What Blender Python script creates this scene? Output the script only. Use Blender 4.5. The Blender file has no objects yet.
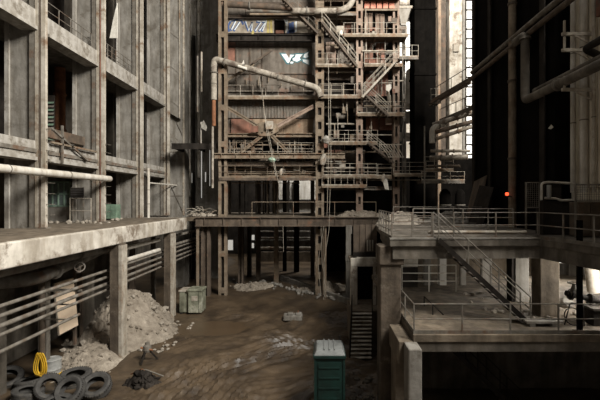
import bpy, bmesh, math, random
from mathutils import Vector, Matrix, noise
random.seed(7)
R = math.radians
COL = bpy.context.scene.collection
EYE = 8.7; CX = 320.0; CY = 199.5; F = 400.0
def P(px, py, Y):
    return Vector(((px-CX)/F*Y, Y, EYE-(py-CY)/F*Y))
def XA(px, Y): return (px-CX)/F*Y
def ZA(py, Y): return EYE-(py-CY)/F*Y

# ---------------------------------------------------------------- materials
MATS = {}
def mat(name, c1, c2=None, scale=1.5, rough=.8, bump=.3, metal=0.0, streak=.0, rust=None, rust_amt=.5, emit=None, estr=1.0, zs=.12, spec=.4):
    m = bpy.data.materials.new(name); m.use_nodes = True
    nt = m.node_tree; N = nt.nodes; L = nt.links
    b = N['Principled BSDF']
    b.inputs['Roughness'].default_value = rough; b.inputs['Metallic'].default_value = metal; b.inputs['Specular IOR Level'].default_value = spec
    c2 = c2 or tuple(x*.6 for x in c1)
    tc = N.new('ShaderNodeTexCoord')
    n1 = N.new('ShaderNodeTexNoise'); n1.inputs['Scale'].default_value = scale; n1.inputs['Detail'].default_value = 8; n1.inputs['Roughness'].default_value = .65
    L.new(tc.outputs['Object'], n1.inputs['Vector'])
    r1 = N.new('ShaderNodeValToRGB'); r1.color_ramp.elements[0].position = .36; r1.color_ramp.elements[1].position = .64
    r1.color_ramp.elements[0].color = (*c2, 1); r1.color_ramp.elements[1].color = (*c1, 1)
    L.new(n1.outputs['Fac'], r1.inputs['Fac'])
    out = r1.outputs['Color']
    if streak:
        mp = N.new('ShaderNodeMapping'); mp.inputs['Scale'].default_value = (1.5, 1.5, zs*2.2)
        L.new(tc.outputs['Object'], mp.inputs['Vector'])
        n2 = N.new('ShaderNodeTexNoise'); n2.inputs['Scale'].default_value = 1.6; n2.inputs['Detail'].default_value = 9
        L.new(mp.outputs['Vector'], n2.inputs['Vector'])
        r2 = N.new('ShaderNodeValToRGB'); r2.color_ramp.elements[0].position = .38; r2.color_ramp.elements[1].position = .6
        s = 1-streak
        r2.color_ramp.elements[0].color = (s, s*.96, s*.9, 1); r2.color_ramp.elements[1].color = (1, 1, 1, 1)
        L.new(n2.outputs['Fac'], r2.inputs['Fac'])
        mx = N.new('ShaderNodeMixRGB'); mx.blend_type = 'MULTIPLY'; mx.inputs[0].default_value = 1
        L.new(out, mx.inputs[1]); L.new(r2.outputs['Color'], mx.inputs[2]); out = mx.outputs[0]
    if rust:
        n3 = N.new('ShaderNodeTexNoise'); n3.inputs['Scale'].default_value = .9; n3.inputs['Detail'].default_value = 9; n3.inputs['Roughness'].default_value = .7
        L.new(tc.outputs['Object'], n3.inputs['Vector'])
        r3 = N.new('ShaderNodeValToRGB'); p = .62-.24*rust_amt
        r3.color_ramp.elements[0].position = p; r3.color_ramp.elements[1].position = p+.12
        r3.color_ramp.elements[0].color = (0, 0, 0, 1); r3.color_ramp.elements[1].color = (1, 1, 1, 1)
        L.new(n3.outputs['Fac'], r3.inputs['Fac'])
        mx = N.new('ShaderNodeMixRGB'); L.new(r3.outputs['Color'], mx.inputs[0]); L.new(out, mx.inputs[1])
        mx.inputs[2].default_value = (*rust, 1); out = mx.outputs[0]
    L.new(out, b.inputs['Base Color'])
    if bump:
        n4 = N.new('ShaderNodeTexNoise'); n4.inputs['Scale'].default_value = scale*6; n4.inputs['Detail'].default_value = 6
        L.new(tc.outputs['Object'], n4.inputs['Vector'])
        bp = N.new('ShaderNodeBump'); bp.inputs['Strength'].default_value = bump; bp.inputs['Distance'].default_value = .05
        L.new(n4.outputs['Fac'], bp.inputs['Height']); L.new(bp.outputs['Normal'], b.inputs['Normal'])
    if emit:
        b.inputs['Emission Color'].default_value = (*emit, 1); b.inputs['Emission Strength'].default_value = estr
    MATS[name] = m
    return m
mat('concrete', (.265,.248,.22), (.16,.148,.128), .8, .9, .4, streak=.38, rust=(.10,.086,.068), rust_amt=.30)
mat('concrete_pale', (.39,.37,.335), (.26,.24,.21), 1.0, .9, .35, streak=.35, rust=(.15,.13,.103), rust_amt=.36)
mat('concrete_white', (.62,.58,.51), (.36,.325,.275), .75, .85, .35, streak=.3, rust=(.17,.135,.10), rust_amt=.45)
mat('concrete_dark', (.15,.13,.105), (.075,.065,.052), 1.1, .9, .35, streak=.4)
mat('concrete_brown', (.20,.16,.115), (.10,.08,.058), 1.1, .9, .35, streak=.4)
mat('steel_cream', (.52,.48,.415), (.33,.295,.24), 2.0, .6, .15, streak=.35, rust=(.17,.11,.07), rust_amt=.36)
mat('steel_pale', (.42,.385,.325), (.25,.22,.18), 2.2, .65, .15, streak=.2, rust=(.18,.115,.07), rust_amt=.4, spec=.3)
mat('steel_grey', (.205,.188,.162), (.11,.097,.08), 2.0, .65, .15, streak=.3, rust=(.115,.072,.047), rust_amt=.35, spec=.25)
mat('steel_tan', (.255,.205,.15), (.14,.108,.078), 2.0, .75, .15, streak=.25, rust=(.15,.085,.05), rust_amt=.38, spec=.25)
mat('steel_brown', (.125,.096,.070), (.062,.046,.034), 1.8, .75, .2, streak=.3, rust=(.13,.07,.042), rust_amt=.25)
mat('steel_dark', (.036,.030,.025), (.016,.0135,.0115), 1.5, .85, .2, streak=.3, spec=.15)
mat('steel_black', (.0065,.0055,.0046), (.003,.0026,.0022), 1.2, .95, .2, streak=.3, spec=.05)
mat('casing', (.17,.148,.122), (.095,.078,.062), .9, .75, .2, streak=.4, rust=(.15,.085,.058), rust_amt=.3)
mat('casing_tan', (.33,.245,.165), (.17,.115,.075), 1.0, .75, .2, streak=.4, rust=(.22,.10,.05), rust_amt=.3)
mat('casing_red', (.27,.125,.085), (.15,.075,.052), 1.2, .8, .2, streak=.3, rust=(.10,.07,.055), rust_amt=.35)
mat('coral', (.60,.24,.16), (.40,.15,.10), 2.5, .7, .1)
mat('pink_panel', (.31,.235,.185), (.20,.14,.105), 1.6, .75, .15, streak=.3, rust=(.17,.088,.055), rust_amt=.33)
mat('concrete_stained', (.125,.097,.070), (.062,.048,.035), 1.3, .9, .4, streak=.4, rust=(.22,.19,.15), rust_amt=.2)
mat('wall_cream', (.86,.79,.66), (.68,.61,.49), .8, .8, .1, streak=.25)
mat('cabinet_green', (.17,.25,.18), (.08,.12,.085), 2, .6, .1, rust=(.16,.13,.09), rust_amt=.3)
mat('rust', (.30,.13,.06), (.16,.07,.035), 2.5, .85, .25, streak=.3)
mat('pipe_wrap', (.36,.322,.268), (.19,.165,.13), 2.4, .9, .5, rust=(.10,.075,.058), rust_amt=.45)
mat('pipe_white', (.60,.57,.51), (.44,.41,.36), 1.6, .6, .1, streak=.25, rust=(.25,.2,.15), rust_amt=.2)
mat('mud', (.094,.066,.040), (.034,.024,.0155), .6, .45, .5, rust=(.135,.102,.068), rust_amt=.05, spec=.4)
mat('puddle', (.085,.058,.034), (.07,.047,.028), .8, .34, .02, spec=.3)
mat('dirt', (.27,.232,.185), (.145,.120,.092), 1.6, .95, .9, rust=(.36,.315,.255), rust_amt=.2)
mat('rubble', (.36,.32,.265), (.20,.172,.138), 2.0, .95, .5)
mat('rubber', (.060,.057,.052), (.032,.030,.028), 4, .8, .3, rust=(.11,.095,.075), rust_amt=.25)
mat('yellow', (.68,.42,.03), (.45,.26,.02), 5, .5, .1)
mat('drum_grey', (.33,.33,.31), (.2,.2,.19), 3, .45, .1)
mat('toilet_green', (.004,.027,.021), (.002,.014,.011), 2, .6, .1, streak=.2)
mat('toilet_roof', (.17,.178,.172), (.10,.106,.102), 2, .7, .1)
mat('bin_green', (.25,.255,.19), (.12,.125,.09), 2, .6, .2, streak=.4, rust=(.40,.39,.32), rust_amt=.35)
mat('pale_green', (.34,.47,.37), (.20,.30,.23), 2, .6, .1, rust=(.2,.17,.12), rust_amt=.25)
mat('board_beige', (.78,.62,.46), (.66,.52,.38), 1.2, .8, .1)
mat('glass_dark', (.24,.29,.27), (.09,.11,.105), 1, .25, 0)
mat('white_wall', (.62,.60,.56), (.44,.42,.38), .7, .9, .1, streak=.3)
mat('cloth', (.68,.65,.58), (.48,.45,.39), 2, .95, .2)
mat('sign_dark', (.05,.046,.042), (.03,.027,.025), 2, .6, .05)
mat('paint_white', (.66,.70,.70), (.52,.55,.55), 3, .7, 0)
mat('paint_cyan', (.05,.15,.17), (.03,.10,.12), 3, .7, 0)
mat('paint_blue', (.055,.10,.24), (.035,.06,.15), 3, .7, 0)
mat('paint_yellow', (.42,.35,.12), (.28,.22,.08), 3, .7, 0)
mat('paint_beige', (.33,.285,.225), (.20,.168,.128), 2, .8, 0)
mat('red_lamp', (.4,.03,.02), (.3,.02,.01), 2, .4, 0, emit=(1,.09,.03), estr=2.2)
mat('window_lit', (.8,.8,.78), (.7,.7,.68), 1, .4, 0, emit=(1.0,.96,.88), estr=1.0)
mat('window_far', (.8,.8,.78), (.7,.7,.68), 1, .4, 0, emit=(1.0,.95,.85), estr=.30)
mat('bulb', (.8,.8,.78), None, 1, .4, 0, emit=(1.0,.95,.85), estr=1.0)

# ---------------------------------------------------------------- mesh builder
class MB:
    def __init__(s): s.v = []; s.f = []
    def add(s, vs, fs):
        o = len(s.v); s.v += [Vector(v) for v in vs]; s.f += [tuple(i+o for i in f) for f in fs]; return s
    def box(s, x0, x1, y0, y1, z0, z1):
        if x0 > x1: x0, x1 = x1, x0
        if y0 > y1: y0, y1 = y1, y0
        if z0 > z1: z0, z1 = z1, z0
        return s.add([(x0,y0,z0),(x1,y0,z0),(x1,y1,z0),(x0,y1,z0),(x0,y0,z1),(x1,y0,z1),(x1,y1,z1),(x0,y1,z1)],
              [(0,3,2,1),(4,5,6,7),(0,1,5,4),(1,2,6,5),(2,3,7,6),(3,0,4,7)])
    def bar(s, p, q, w, h=None):
        p = Vector(p); q = Vector(q); h = h or w
        d = (q-p).normalized()
        up = Vector((0,0,1)) if abs(d.z) < .95 else Vector((0,1,0))
        a = d.cross(up).normalized()*w/2; b = a.cross(d).normalized()*h/2
        vs = [p-a-b, p+a-b, p+a+b, p-a+b, q-a-b, q+a-b, q+a+b, q-a+b]
        return s.add(vs, [(3,2,1,0),(4,5,6,7),(0,1,5,4),(1,2,6,5),(2,3,7,6),(3,0,4,7)])
    def tube(s, pts, r, n=10, cap=True):
        pts = [Vector(p) for p in pts]
        rs = r if isinstance(r, (list, tuple)) else [r]*len(pts)
        o = len(s.v); prev = None
        for i, p in enumerate(pts):
            if i == 0: d = pts[1]-p
            elif i == len(pts)-1: d = p-pts[i-1]
            else: d = (p-pts[i-1]).normalized()+(pts[i+1]-p).normalized()
            d.normalize()
            if prev is None:
                up = Vector((0,0,1)) if abs(d.z) < .9 else Vector((1,0,0))
                a = d.cross(up).normalized()
            else:
                a = (prev - d*prev.dot(d)).normalized()
            prev = a; b = d.cross(a)
            k = 1.0
            if 0 < i < len(pts)-1:
                c = (p-pts[i-1]).normalized().dot(d); k = 1/max(.6, c)
            for j in range(n):
                t = 2*math.pi*j/n
                s.v.append(p + (a*math.cos(t)+b*math.sin(t))*rs[i])
        for i in range(len(pts)-1):
            for j in range(n):
                k = (j+1) % n
                s.f.append((o+i*n+j, o+i*n+k, o+(i+1)*n+k, o+(i+1)*n+j))
        if cap:
            s.f.append(tuple(o+j for j in reversed(range(n))))
            e = o+(len(pts)-1)*n; s.f.append(tuple(e+j for j in range(n)))
        return s
    def cyl(s, p, q, r, n=14): return s.tube([p, q], r, n)
    def prism(s, pts, z0, z1):
        n = len(pts); o = len(s.v)
        s.v += [Vector((x,y,z0)) for x,y in pts]+[Vector((x,y,z1)) for x,y in pts]
        s.f.append(tuple(o+i for i in reversed(range(n)))); s.f.append(tuple(o+n+i for i in range(n)))
        for i in range(n):
            k = (i+1) % n; s.f.append((o+i, o+k, o+n+k, o+n+i))
        return s
    def extr(s, pts, off):
        """planar 3-D outline extruded by a vector"""
        n = len(pts); o = len(s.v); off = Vector(off)
        s.v += [Vector(p) for p in pts]+[Vector(p)+off for p in pts]
        s.f.append(tuple(o+i for i in range(n))); s.f.append(tuple(o+n+i for i in reversed(range(n))))
        for i in range(n):
            k = (i+1) % n; s.f.append((o+i, o+n+i, o+n+k, o+k))
        return s
    def lathe(s, prof, c, axis, n=28, closed=False):
        """prof: list of (r, h) along axis from c"""
        c = Vector(c); d = Vector(axis).normalized()
        up = Vector((0,0,1)) if abs(d.z) < .9 else Vector((1,0,0))
        a = d.cross(up).normalized(); b = d.cross(a); o = len(s.v); m = len(prof)
        for r, h in prof:
            for j in range(n):
                t = 2*math.pi*j/n; s.v.append(c+d*h+(a*math.cos(t)+b*math.sin(t))*r)
        for i in range(m if closed else m-1):
            i2 = (i+1) % m
            for j in range(n):
                k = (j+1) % n; s.f.append((o+i*n+j, o+i*n+k, o+i2*n+k, o+i2*n+j))
        return s
    def rock(s, c, r, sq=.7):
        bm = bmesh.new(); bmesh.ops.create_icosphere(bm, subdivisions=1, radius=1)
        o = Vector((random.random()*50, random.random()*50, random.random()*50))
        ax = [r*random.uniform(.7,1.25), r*random.uniform(.7,1.25), r*sq*random.uniform(.7,1.2)]
        rot = Matrix.Rotation(random.random()*6.28, 3, 'Z')
        vs = []
        for v in bm.verts:
            k = 1+.45*noise.noise(v.co*1.3+o); w = v.co*k
            vs.append(Vector(c)+rot @ Vector((w.x*ax[0], w.y*ax[1], w.z*ax[2])))
        fs = [tuple(v.index for v in f.verts) for f in bm.faces]; bm.free()
        return s.add(vs, fs)
    def low(s):
        xs = [v.x for v in s.v]; ys = [v.y for v in s.v]; zs = [v.z for v in s.v]
        return Vector(((min(xs)+max(xs))/2, (min(ys)+max(ys))/2, min(zs)))
    def build(s, name, m, parent=None, smooth=False, bevel=0.0, base=None):
        if parent is not None: base = Vector(parent['_b'])
        elif base is None: base = s.low()
        me = bpy.data.meshes.new(name)
        me.from_pydata([v-base for v in s.v], [], s.f)
        bm = bmesh.new(); bm.from_mesh(me); bmesh.ops.recalc_face_normals(bm, faces=bm.faces); bm.to_mesh(me); bm.free()
        me.materials.append(MATS[m])
        if smooth:
            for p in me.polygons: p.use_smooth = True
        o = bpy.data.objects.new(name, me); COL.objects.link(o)
        if parent is not None: o.parent = parent
        else: o.location = base
        o['_b'] = tuple(base)
        if bevel:
            bv = o.modifiers.new('bevel', 'BEVEL'); bv.width = bevel; bv.segments = 2; bv.limit_method = 'ANGLE'
        if smooth:
            try: me.set_sharp_from_angle(angle=R(40))
            except Exception: pass
        return o
LABELS = []
def tag(o, label=None, cat=None, group=None, kind=None):
    if label: o['label'] = label; LABELS.append(label)
    if cat: o['category'] = cat
    if group: o['group'] = group
    if kind: o['kind'] = kind
    return o
def thing(name, label, cat, loc, group=None):
    o = bpy.data.objects.new(name, None); COL.objects.link(o); o.location = loc; o['_b'] = tuple(loc)
    o.empty_display_size = .2
    return tag(o, label, cat, group)
def struct(name, mb, m, label=None, bevel=0, smooth=False):
    o = mb.build(name, m, None, smooth, bevel); tag(o, label, None, None, 'structure'); return o
def solo(name, mb, m, label, cat, group=None, smooth=False, bevel=0, kind=None):
    return tag(mb.build(name, m, None, smooth, bevel), label, cat, group, kind)
def bx(*a): return MB().box(*a)
def arc(c, r, a0, a1, u, v, n=8):
    u = Vector(u); v = Vector(v); c = Vector(c)
    return [c+(u*math.cos(a0+(a1-a0)*i/n)+v*math.sin(a0+(a1-a0)*i/n))*r for i in range(n+1)]
def rounded(pts, r=.3, n=6):
    """polyline with rounded corners"""
    pts = [Vector(p) for p in pts]; out = [pts[0]]
    for i in range(1, len(pts)-1):
        a, b, c = pts[i-1], pts[i], pts[i+1]
        k = min(r, (a-b).length*.45, (c-b).length*.45)
        p = b+(a-b).normalized()*k; q = b+(c-b).normalized()*k
        for j in range(n+1):
            t = j/n; out.append(p*(1-t)**2+b*2*t*(1-t)+q*t*t)
    out.append(pts[-1]); return out

# ---------------------------------------------------------------- kit
def railing_mesh(parent, pts, h=1.0, step=1.5, rails=(1.0,.52), m='steel_pale', r=.02, toe=True, name='railing'):
    """rails as one part, each post a sub-part"""
    pts = [Vector(p) for p in pts]; mb = MB()
    for k in rails:
        for a, b in zip(pts, pts[1:]):
            mb.tube([a+Vector((0,0,h*k)), b+Vector((0,0,h*k))], r, 6)
    if toe:
        for a, b in zip(pts, pts[1:]): mb.bar(a+Vector((0,0,.07)), b+Vector((0,0,.07)), .015, .12)
    rl = mb.build(name, m, parent)
    seen = []
    for a, b in zip(pts, pts[1:]):
        n = max(1, round((b-a).length/step))
        for i in range(n+1):
            p = a+(b-a)*i/n
            if any((p-q).length < .05 for q in seen): continue
            seen.append(p)
            MB().bar(p, p+Vector((0,0,h*max(rails)+.01)), .036).build('post', m, rl)
    return rl
def railing(label, pts, **k):
    mid = Vector(pts[0])
    t = thing('guard_railing', label, 'railing', mid, k.pop('group', None))
    mb = MB(); h = k.get('h', 1.0); r = k.get('r', .024); m = k.get('m', 'steel_pale'); step = k.get('step', 1.5); rails = k.get('rails', (1.0, .52))
    P3 = [Vector(p) for p in pts]
    for i, kk in enumerate(rails):
        mb = MB()
        for a, b in zip(P3, P3[1:]): mb.tube([a+Vector((0,0,h*kk)), b+Vector((0,0,h*kk))], r, 6)
        mb.build('handrail' if i == 0 else 'middle_rail', m, t)
    if k.get('toe', True):
        mb = MB()
        for a, b in zip(P3, P3[1:]): mb.bar(a+Vector((0,0,.06)), b+Vector((0,0,.06)), .015, .12)
        mb.build('toe_board', m, t)
    seen = []
    for a, b in zip(P3, P3[1:]):
        n = max(1, round((b-a).length/step))
        for i in range(n+1):
            p = a+(b-a)*i/n
            if any((p-q).length < .05 for q in seen): continue
            seen.append(p); MB().bar(p, p+Vector((0,0,h*max(rails)+.01)), .045).build('post', m, t)
    return t
def walkway(label, x0, x1, y0, y1, z, rail=True, m='steel_tan', rm='steel_pale', th=.22, rails=(1.0,.52), brackets=3, step=1.4, rx=None, ends=False, cat='walkway'):
    if m == 'steel_pale': m = 'steel_tan'; th = .18
    t = thing('steel_walkway', label, cat, ((x0+x1)/2, (y0+y1)/2, z-th))
    bx(x0, x1, y0+.06, y1, z-.05, z).build('deck', 'steel_brown', t)
    bx(x0, x1, y0, y0+.06, z-th, z+.03).build('edge_channel', m, t)
    n = brackets
    for i in range(n):
        x = x0+.15+(x1-x0-.3)*(i/(n-1) if n > 1 else .5)
        bx(x-.05, x+.05, y0+.06, y1, z-th*.9, z-.05).build('cross_beam', m, t)
    if rail:
        a, b = rx or (x0, x1)
        pts = [(a, y0+.05, z), (b, y0+.05, z)]
        if ends: pts = [(a, y1-.1, z)]+pts+[(b, y1-.1, z)]
        railing_mesh(t, pts, 1.05, step, rails, rm)
    return t
def stair(label, a, b, width, n, m='steel_tan', rm='steel_pale', axis='x', tm=None, rail=True):
    """flight from a (bottom front stringer) to b (top); width towards +y (axis x) or +x (axis y)"""
    a = Vector(a); b = Vector(b); w = Vector((0,width,0)) if axis == 'x' else Vector((width,0,0))
    t = thing('steel_staircase', label, 'staircase', a)
    for s in (0, 1):
        o = w*s
        MB().bar(a+o, b+o, .05, .17).build('stringer', m, t)
    for i in range(n):
        c = a+(b-a)*((i+.5)/n)
        mb = MB()
        if axis == 'x': mb.box(c.x-.13, c.x+.13, c.y+.03, c.y+width-.03, c.z-.02, c.z+.02)
        else: mb.box(c.x+.03, c.x+width-.03, c.y-.13, c.y+.13, c.z-.02, c.z+.02)
        mb.build('tread', tm or m, t)
    if rail:
        for s in (0, 1):
            o = w*s; up = Vector((0,0,1.0))
            mb = MB().tube([a+o+up, b+o+up], .026, 6); mb.tube([a+o+up*.55, b+o+up*.55], .02, 6)
            h = mb.build('handrail', rm, t)
            k = max(2, int((b-a).length/1.1))
            for i in range(k+1):
                p = a+o+(b-a)*i/k
                MB().bar(p, p+up, .04).build('baluster', rm, h)
    return t
def lattice(label, px0, px1, Y, z0, z1, m='steel_tan', d=.5, pitch=1.5, plate=.45, name='lattice_column', x=None, web='steel_dark', solid=False):
    x0, x1 = x or (XA(px0, Y), XA(px1, Y))
    t = thing(name, label, 'column', ((x0+x1)/2, Y+d/2, z0))
    cw = (x1-x0)*.30
    bx(x0, x0+cw, Y, Y+d, z0, z1).build('channel', m, t)
    bx(x1-cw, x1, Y, Y+d, z0, z1).build('channel', m, t)
    z = z0+.5
    while z < z1-.3 and not solid:
        bx(x0+cw*.6, x1-cw*.6, Y-.012, Y+.02, z, z+plate).build('batten_plate', m, t)
        z += pitch
    bx(x0+cw*.9, x1-cw*.9, Y+d*.55, Y+d*.6, z0, z1).build('web_plate', web, t)
    bx(x0-.12, x1+.12, Y-.1, Y+d+.1, z0, z0+.06).build('base_plate', m, t)
    return t
def pipe(label, pts, r, m='pipe_wrap', flanges=(), name='pipe', n=14, cat='pipe', group=None, rr=None, bands=0):
    pts = [Vector(p) for p in pts]
    t = thing(name, label, cat, pts[0], group)
    MB().tube(rounded(pts, rr if rr is not None else r*2.2), r, n).build('pipe_run', m, t, smooth=True)
    for i, k in flanges:
        a, b = pts[i], pts[i+1]; c = a+(b-a)*k; d = (b-a).normalized()
        MB().cyl(c-d*.05, c+d*.05, r*1.35, n).build('flange', 'steel_grey', t)
    for i, (a, b) in enumerate(zip(pts, pts[1:])):
        L = (b-a).length
        for j in range(1, int(bands*L)+1 if bands else 0):
            c = a+(b-a)*(j/(int(bands*L)+1)); d = (b-a).normalized()
            MB().cyl(c-d*.025, c+d*.025, r*1.08, n).build('clamp_band', 'steel_grey', t)
    return t
# ================================================================ SETTING
def g(x, y):
    n = noise.noise(Vector((x*.22, y*.22, 3.1)))*.16+noise.noise(Vector((x*.8, y*.8, 1.7)))*.06
    # wheel ruts sweeping round towards the right
    cx, cy = -16.0, 33.0
    d = math.hypot(x-cx, (y-cy)*1.15); a = math.atan2(y-cy, x-cx)
    w = .5+.5*noise.noise(Vector((x*.18, y*.18, 9)))
    rut = 0
    if -9.5 < x < 6 and 12 < y < 31:
        fade = min(1, (x+9.5)/2.5, (y-12)/2, (31-y)/2)
        rut = (.075*math.sin(d*5.2+1.5*noise.noise(Vector((x*.3, y*.3, 5))))+.05*math.sin(d*2.1+a*2))*fade*w*1.5
    fine = 0
    if -10.2 < x < 5.5 and 12.5 < y < 31.5:
        fd = min(1, (x+10.2)/1.5, (y-12.5)/1.5, (31.5-y)/1.5, (5.5-x)/1.5)
        q = math.hypot(x-1.0, y-16.5)+.55*noise.noise(Vector((x*.35, y*.35, 2)))
        mk = max(0, min(1, .55+1.3*noise.noise(Vector((x*.25, y*.25, 12)))))
        mk2 = max(0, min(1, .45+1.4*noise.noise(Vector((x*.3, y*.3, 31)))))
        q2 = (y-.35*x)+.5*noise.noise(Vector((x*.4, y*.4, 7)))
        fine = fd*(.07*mk*math.sin(q*19)+.06*mk*math.sin(q*6.3)+.03*mk2*math.sin(q2*14)+.025*noise.noise(Vector((x*2.2, y*2.2, 3))))
    e = math.exp(-(((x+7.2)/2.9)**2+((y-27.2)/2.0)**2)**2)
    h = n+rut+fine
    h = h*(1-e)+(-.10)*e
    if y > 30: h += min(.3, (y-30)*.06)
    return h
def ground():
    xs = []; x = -26.0
    while x <= 26.01: xs.append(x); x += .11 if -10.5 < x < 5.6 else .6
    ys = []; y = 3.0
    while y <= 66: ys.append(y); y += (.11 if 12 < y < 32 else .6)
    vs = [Vector((x, y, g(x, y))) for y in ys for x in xs]
    nx = len(xs)
    fs = [(j*nx+i, j*nx+i+1, (j+1)*nx+i+1, (j+1)*nx+i) for j in range(len(ys)-1) for i in range(nx-1)]
    mb = MB(); mb.v = vs; mb.f = fs
    struct('floor', mb, 'mud', smooth=True)
ground()
SZ = 7.2       # walking level
# muddy pool
mb = MB(); n = 40; o = []
for i in range(n):
    t = 2*math.pi*i/n; k = 1+.16*noise.noise(Vector((math.cos(t)*2, math.sin(t)*2, 4)))
    o.append((-7.2+2.7*k*math.cos(t), 27.2+1.75*k*math.sin(t)))
mb.prism(o, -.09, -.05)
solo('mud_puddle', mb, 'puddle', 'shallow brown puddle in the mud between rubble heap and low kerb', 'puddle')

# walls of the hall
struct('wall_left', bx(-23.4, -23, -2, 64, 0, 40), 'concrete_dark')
struct('wall_back', bx(-23.4, 26, 62, 62.5, 0, 44), 'steel_dark')
struct('wall_right', bx(25, 25.5, -2, 62, 0, 44), 'concrete_dark')

struct('wall_front', bx(-23.4, 26, -8.5, -8, 0, 36), 'concrete_dark')
struct('floor_front', bx(-10.8, 9, -8, 2.4, SZ-.5, SZ), 'concrete_dark')
# left mezzanine slab (rounded far corner)
pts = [(-23, -2), (-10.9, -2), (-10.9, 32.6)]+[(-11.6+.7*math.cos(t), 32.6+.9*math.sin(t)) for t in [i*R(90)/6 for i in range(1, 7)]]+[(-23, 33.5)]
struct('floor_left', MB().prism(pts, SZ-.92, SZ), 'concrete_white', 'thick stained concrete edge of the left mezzanine floor', bevel=.05)
struct('floor_left_topping', MB().prism([(-23,-2),(-11.15,-2),(-11.15,32.4),(-23,32.4)], SZ, SZ+.02), 'concrete_brown')
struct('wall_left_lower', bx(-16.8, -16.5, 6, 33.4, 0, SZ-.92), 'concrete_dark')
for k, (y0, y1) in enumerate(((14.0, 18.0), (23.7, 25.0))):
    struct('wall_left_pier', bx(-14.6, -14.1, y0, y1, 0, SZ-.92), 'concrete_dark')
struct('floor_left_upper', bx(-23, -15.2, 10, 43, 11.35, 11.7), 'concrete_dark')
struct('floor_left_top', bx(-23, -15.2, 10, 43, 18.05, 18.4), 'concrete_dark')

# underside details of slab: steel stubs
for y, dz in ((17.5, .5), (22.8, .45), (25.6, .4)):
    pass

# pillars under the slab
pl = [(21.75, 'square concrete pillar under left slab with foot in the rubble heap'),
      (29.3, 'square concrete pillar under left slab beside the green steel bin')]
for y, lab in pl:
    t = thing('concrete_pillar', lab, 'pillar', (-11.1, y+.28, 0))
    bx(-11.45, -10.82, y, y+.6, -.2, SZ-.92).build('shaft', 'concrete_stained', t, bevel=.03)
    bx(-10.95, -10.78, y-.02, y+.62, .05, SZ-1.0).build('lit_side_strip', 'steel_pale', t)  # pale strip paints the light on the pillar's hall-facing side

# tall frames of the left building
ys = [14.8, 20.4, 26.0, 31.6, 37.2]
nm = ['nearest to the camera, cut by the photo edge', 'first full one from left, behind the white pipe', 'second full one from left, at the end of the white pipe', 'third full one from left, with white downpipe', 'farthest one, beside the flat grey pier']
for i, y in enumerate(ys):
    t = thing('concrete_column', 'tall grey concrete column of left building, '+nm[i], 'column', (-15.45, y+.5, SZ))
    bx(-16.1, -14.86, y+.1, y+.95, SZ, 40).build('shaft', 'concrete', t, bevel=.03)
    bx(-16.1, -15.88, y, y+.1, SZ, 40).build('edge_strip', 'concrete_pale', t)
    for z in (11.4, 18.1): bx(-16.15, -14.8, y+.02, y+1.0, z-.9, z-.45).build('corbel', 'concrete', t)
    t = thing('steel_column', 'pale riveted steel column facing the hall, '+nm[i], 'column', (-14.4, y+.35, SZ))
    bx(-14.84, -14.60, y, y+.16, SZ, 40).build('flange', 'steel_grey', t)
    bx(-14.60, -14.24, y+.10, y+.3, SZ, 40).build('web', 'steel_brown', t)
    bx(-14.22, -14.0, y-.02, y+.16, SZ, 40).build('front_flange', 'steel_cream', t)
    bx(-14.54, -14.36, y-.02, y+.09, SZ, 40).build('middle_strip', 'steel_pale', t)
    MB().tube([(-14.29, y+.0, SZ), (-14.29, y+.0, 40)], .03, 8).build('conduit', 'casing_red' if i == 2 else 'steel_brown', t)
    bx(-14.9, -13.95, y-.05, y+.36, SZ, SZ+.08).build('base_plate', 'steel_grey', t)
    if i in (1, 2):
        for k in range(9):
            z = SZ+.7+k*.55
            MB().tube([(-14.0, y+.05, z), (-13.82, y+.05, z), (-13.82, y+.45, z), (-14.0, y+.45, z)], .018, 6).build('rung', 'steel_grey', t)
for i in range(4):
    y0, y1 = ys[i]+.97, ys[i+1]+.08
    for z0, z1, lv in ((10.75, 11.7, 'lower'), (17.4, 18.4, 'upper')):
        ordn = ['nearest', 'second', 'third', 'farthest'][i]
        t = thing('concrete_beam', f'{ordn} bay {lv} concrete spandrel beam between left building columns', 'beam', (-14.9, (y0+y1)/2, z0))
        bx(-15.2, -14.5, y0-.1, y1+.05, z0+.0, z1).build('web', 'concrete_pale', t, bevel=.03)
        bx(-15.25, -14.38, y0-.1, y1+.05, z0-.06, z0+.12).build('bottom_ledge', 'concrete_pale' if i != 3 else 'concrete', t)
        if lv == 'lower': bx(-14.5, -14.42, y0-.1, y1+.05, z0+.34, z1-.42).build('side_channel', 'steel_grey', t)

# grey pier and rear left mass
t = thing('concrete_pier', 'flat grey concrete pier at far end of left mezzanine', 'pier', (-13.6, 38.8, SZ))
bx(-14.5, -12.95, 38.2, 39.6, SZ-7, 40).build('shaft', 'concrete', t, bevel=.04)
for k in range(7): bx(-14.5, -12.95, 38.17, 38.2, 9+k*4.2, 9.08+k*4.2).build('joint_line', 'concrete_dark', t)
bx(-14.52, -14.34, 38.14, 38.2, SZ, 40).build('edge_strip', 'steel_pale', t)
bx(-13.1, -12.93, 38.14, 38.2, SZ, 40).build('edge_strip', 'steel_pale', t)
for z in (10.2, 17.4, 24): MB().bar((-14.3, 38.16, z), (-13.1, 38.16, z-2.6), .06, .05).build('brace', 'steel_grey', t)
t = thing('metal_sheet', 'grey sheet metal panel hung high on the flat grey pier', 'panel', (-13.6, 37.7, ZA(118, 37.7)))
bx(XA(168, 37.7), XA(180, 37.7), 37.68, 38.1, ZA(112, 37.7), 32).build('sheet', 'concrete', t)
MB().extr([(XA(168, 37.7), 37.68, ZA(112, 37.7)), (XA(180, 37.7), 37.68, ZA(112, 37.7)), (XA(180, 37.7), 37.68, ZA(119, 37.7))], (0, .4, 0)).build('bevelled_foot', 'concrete', t)
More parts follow.
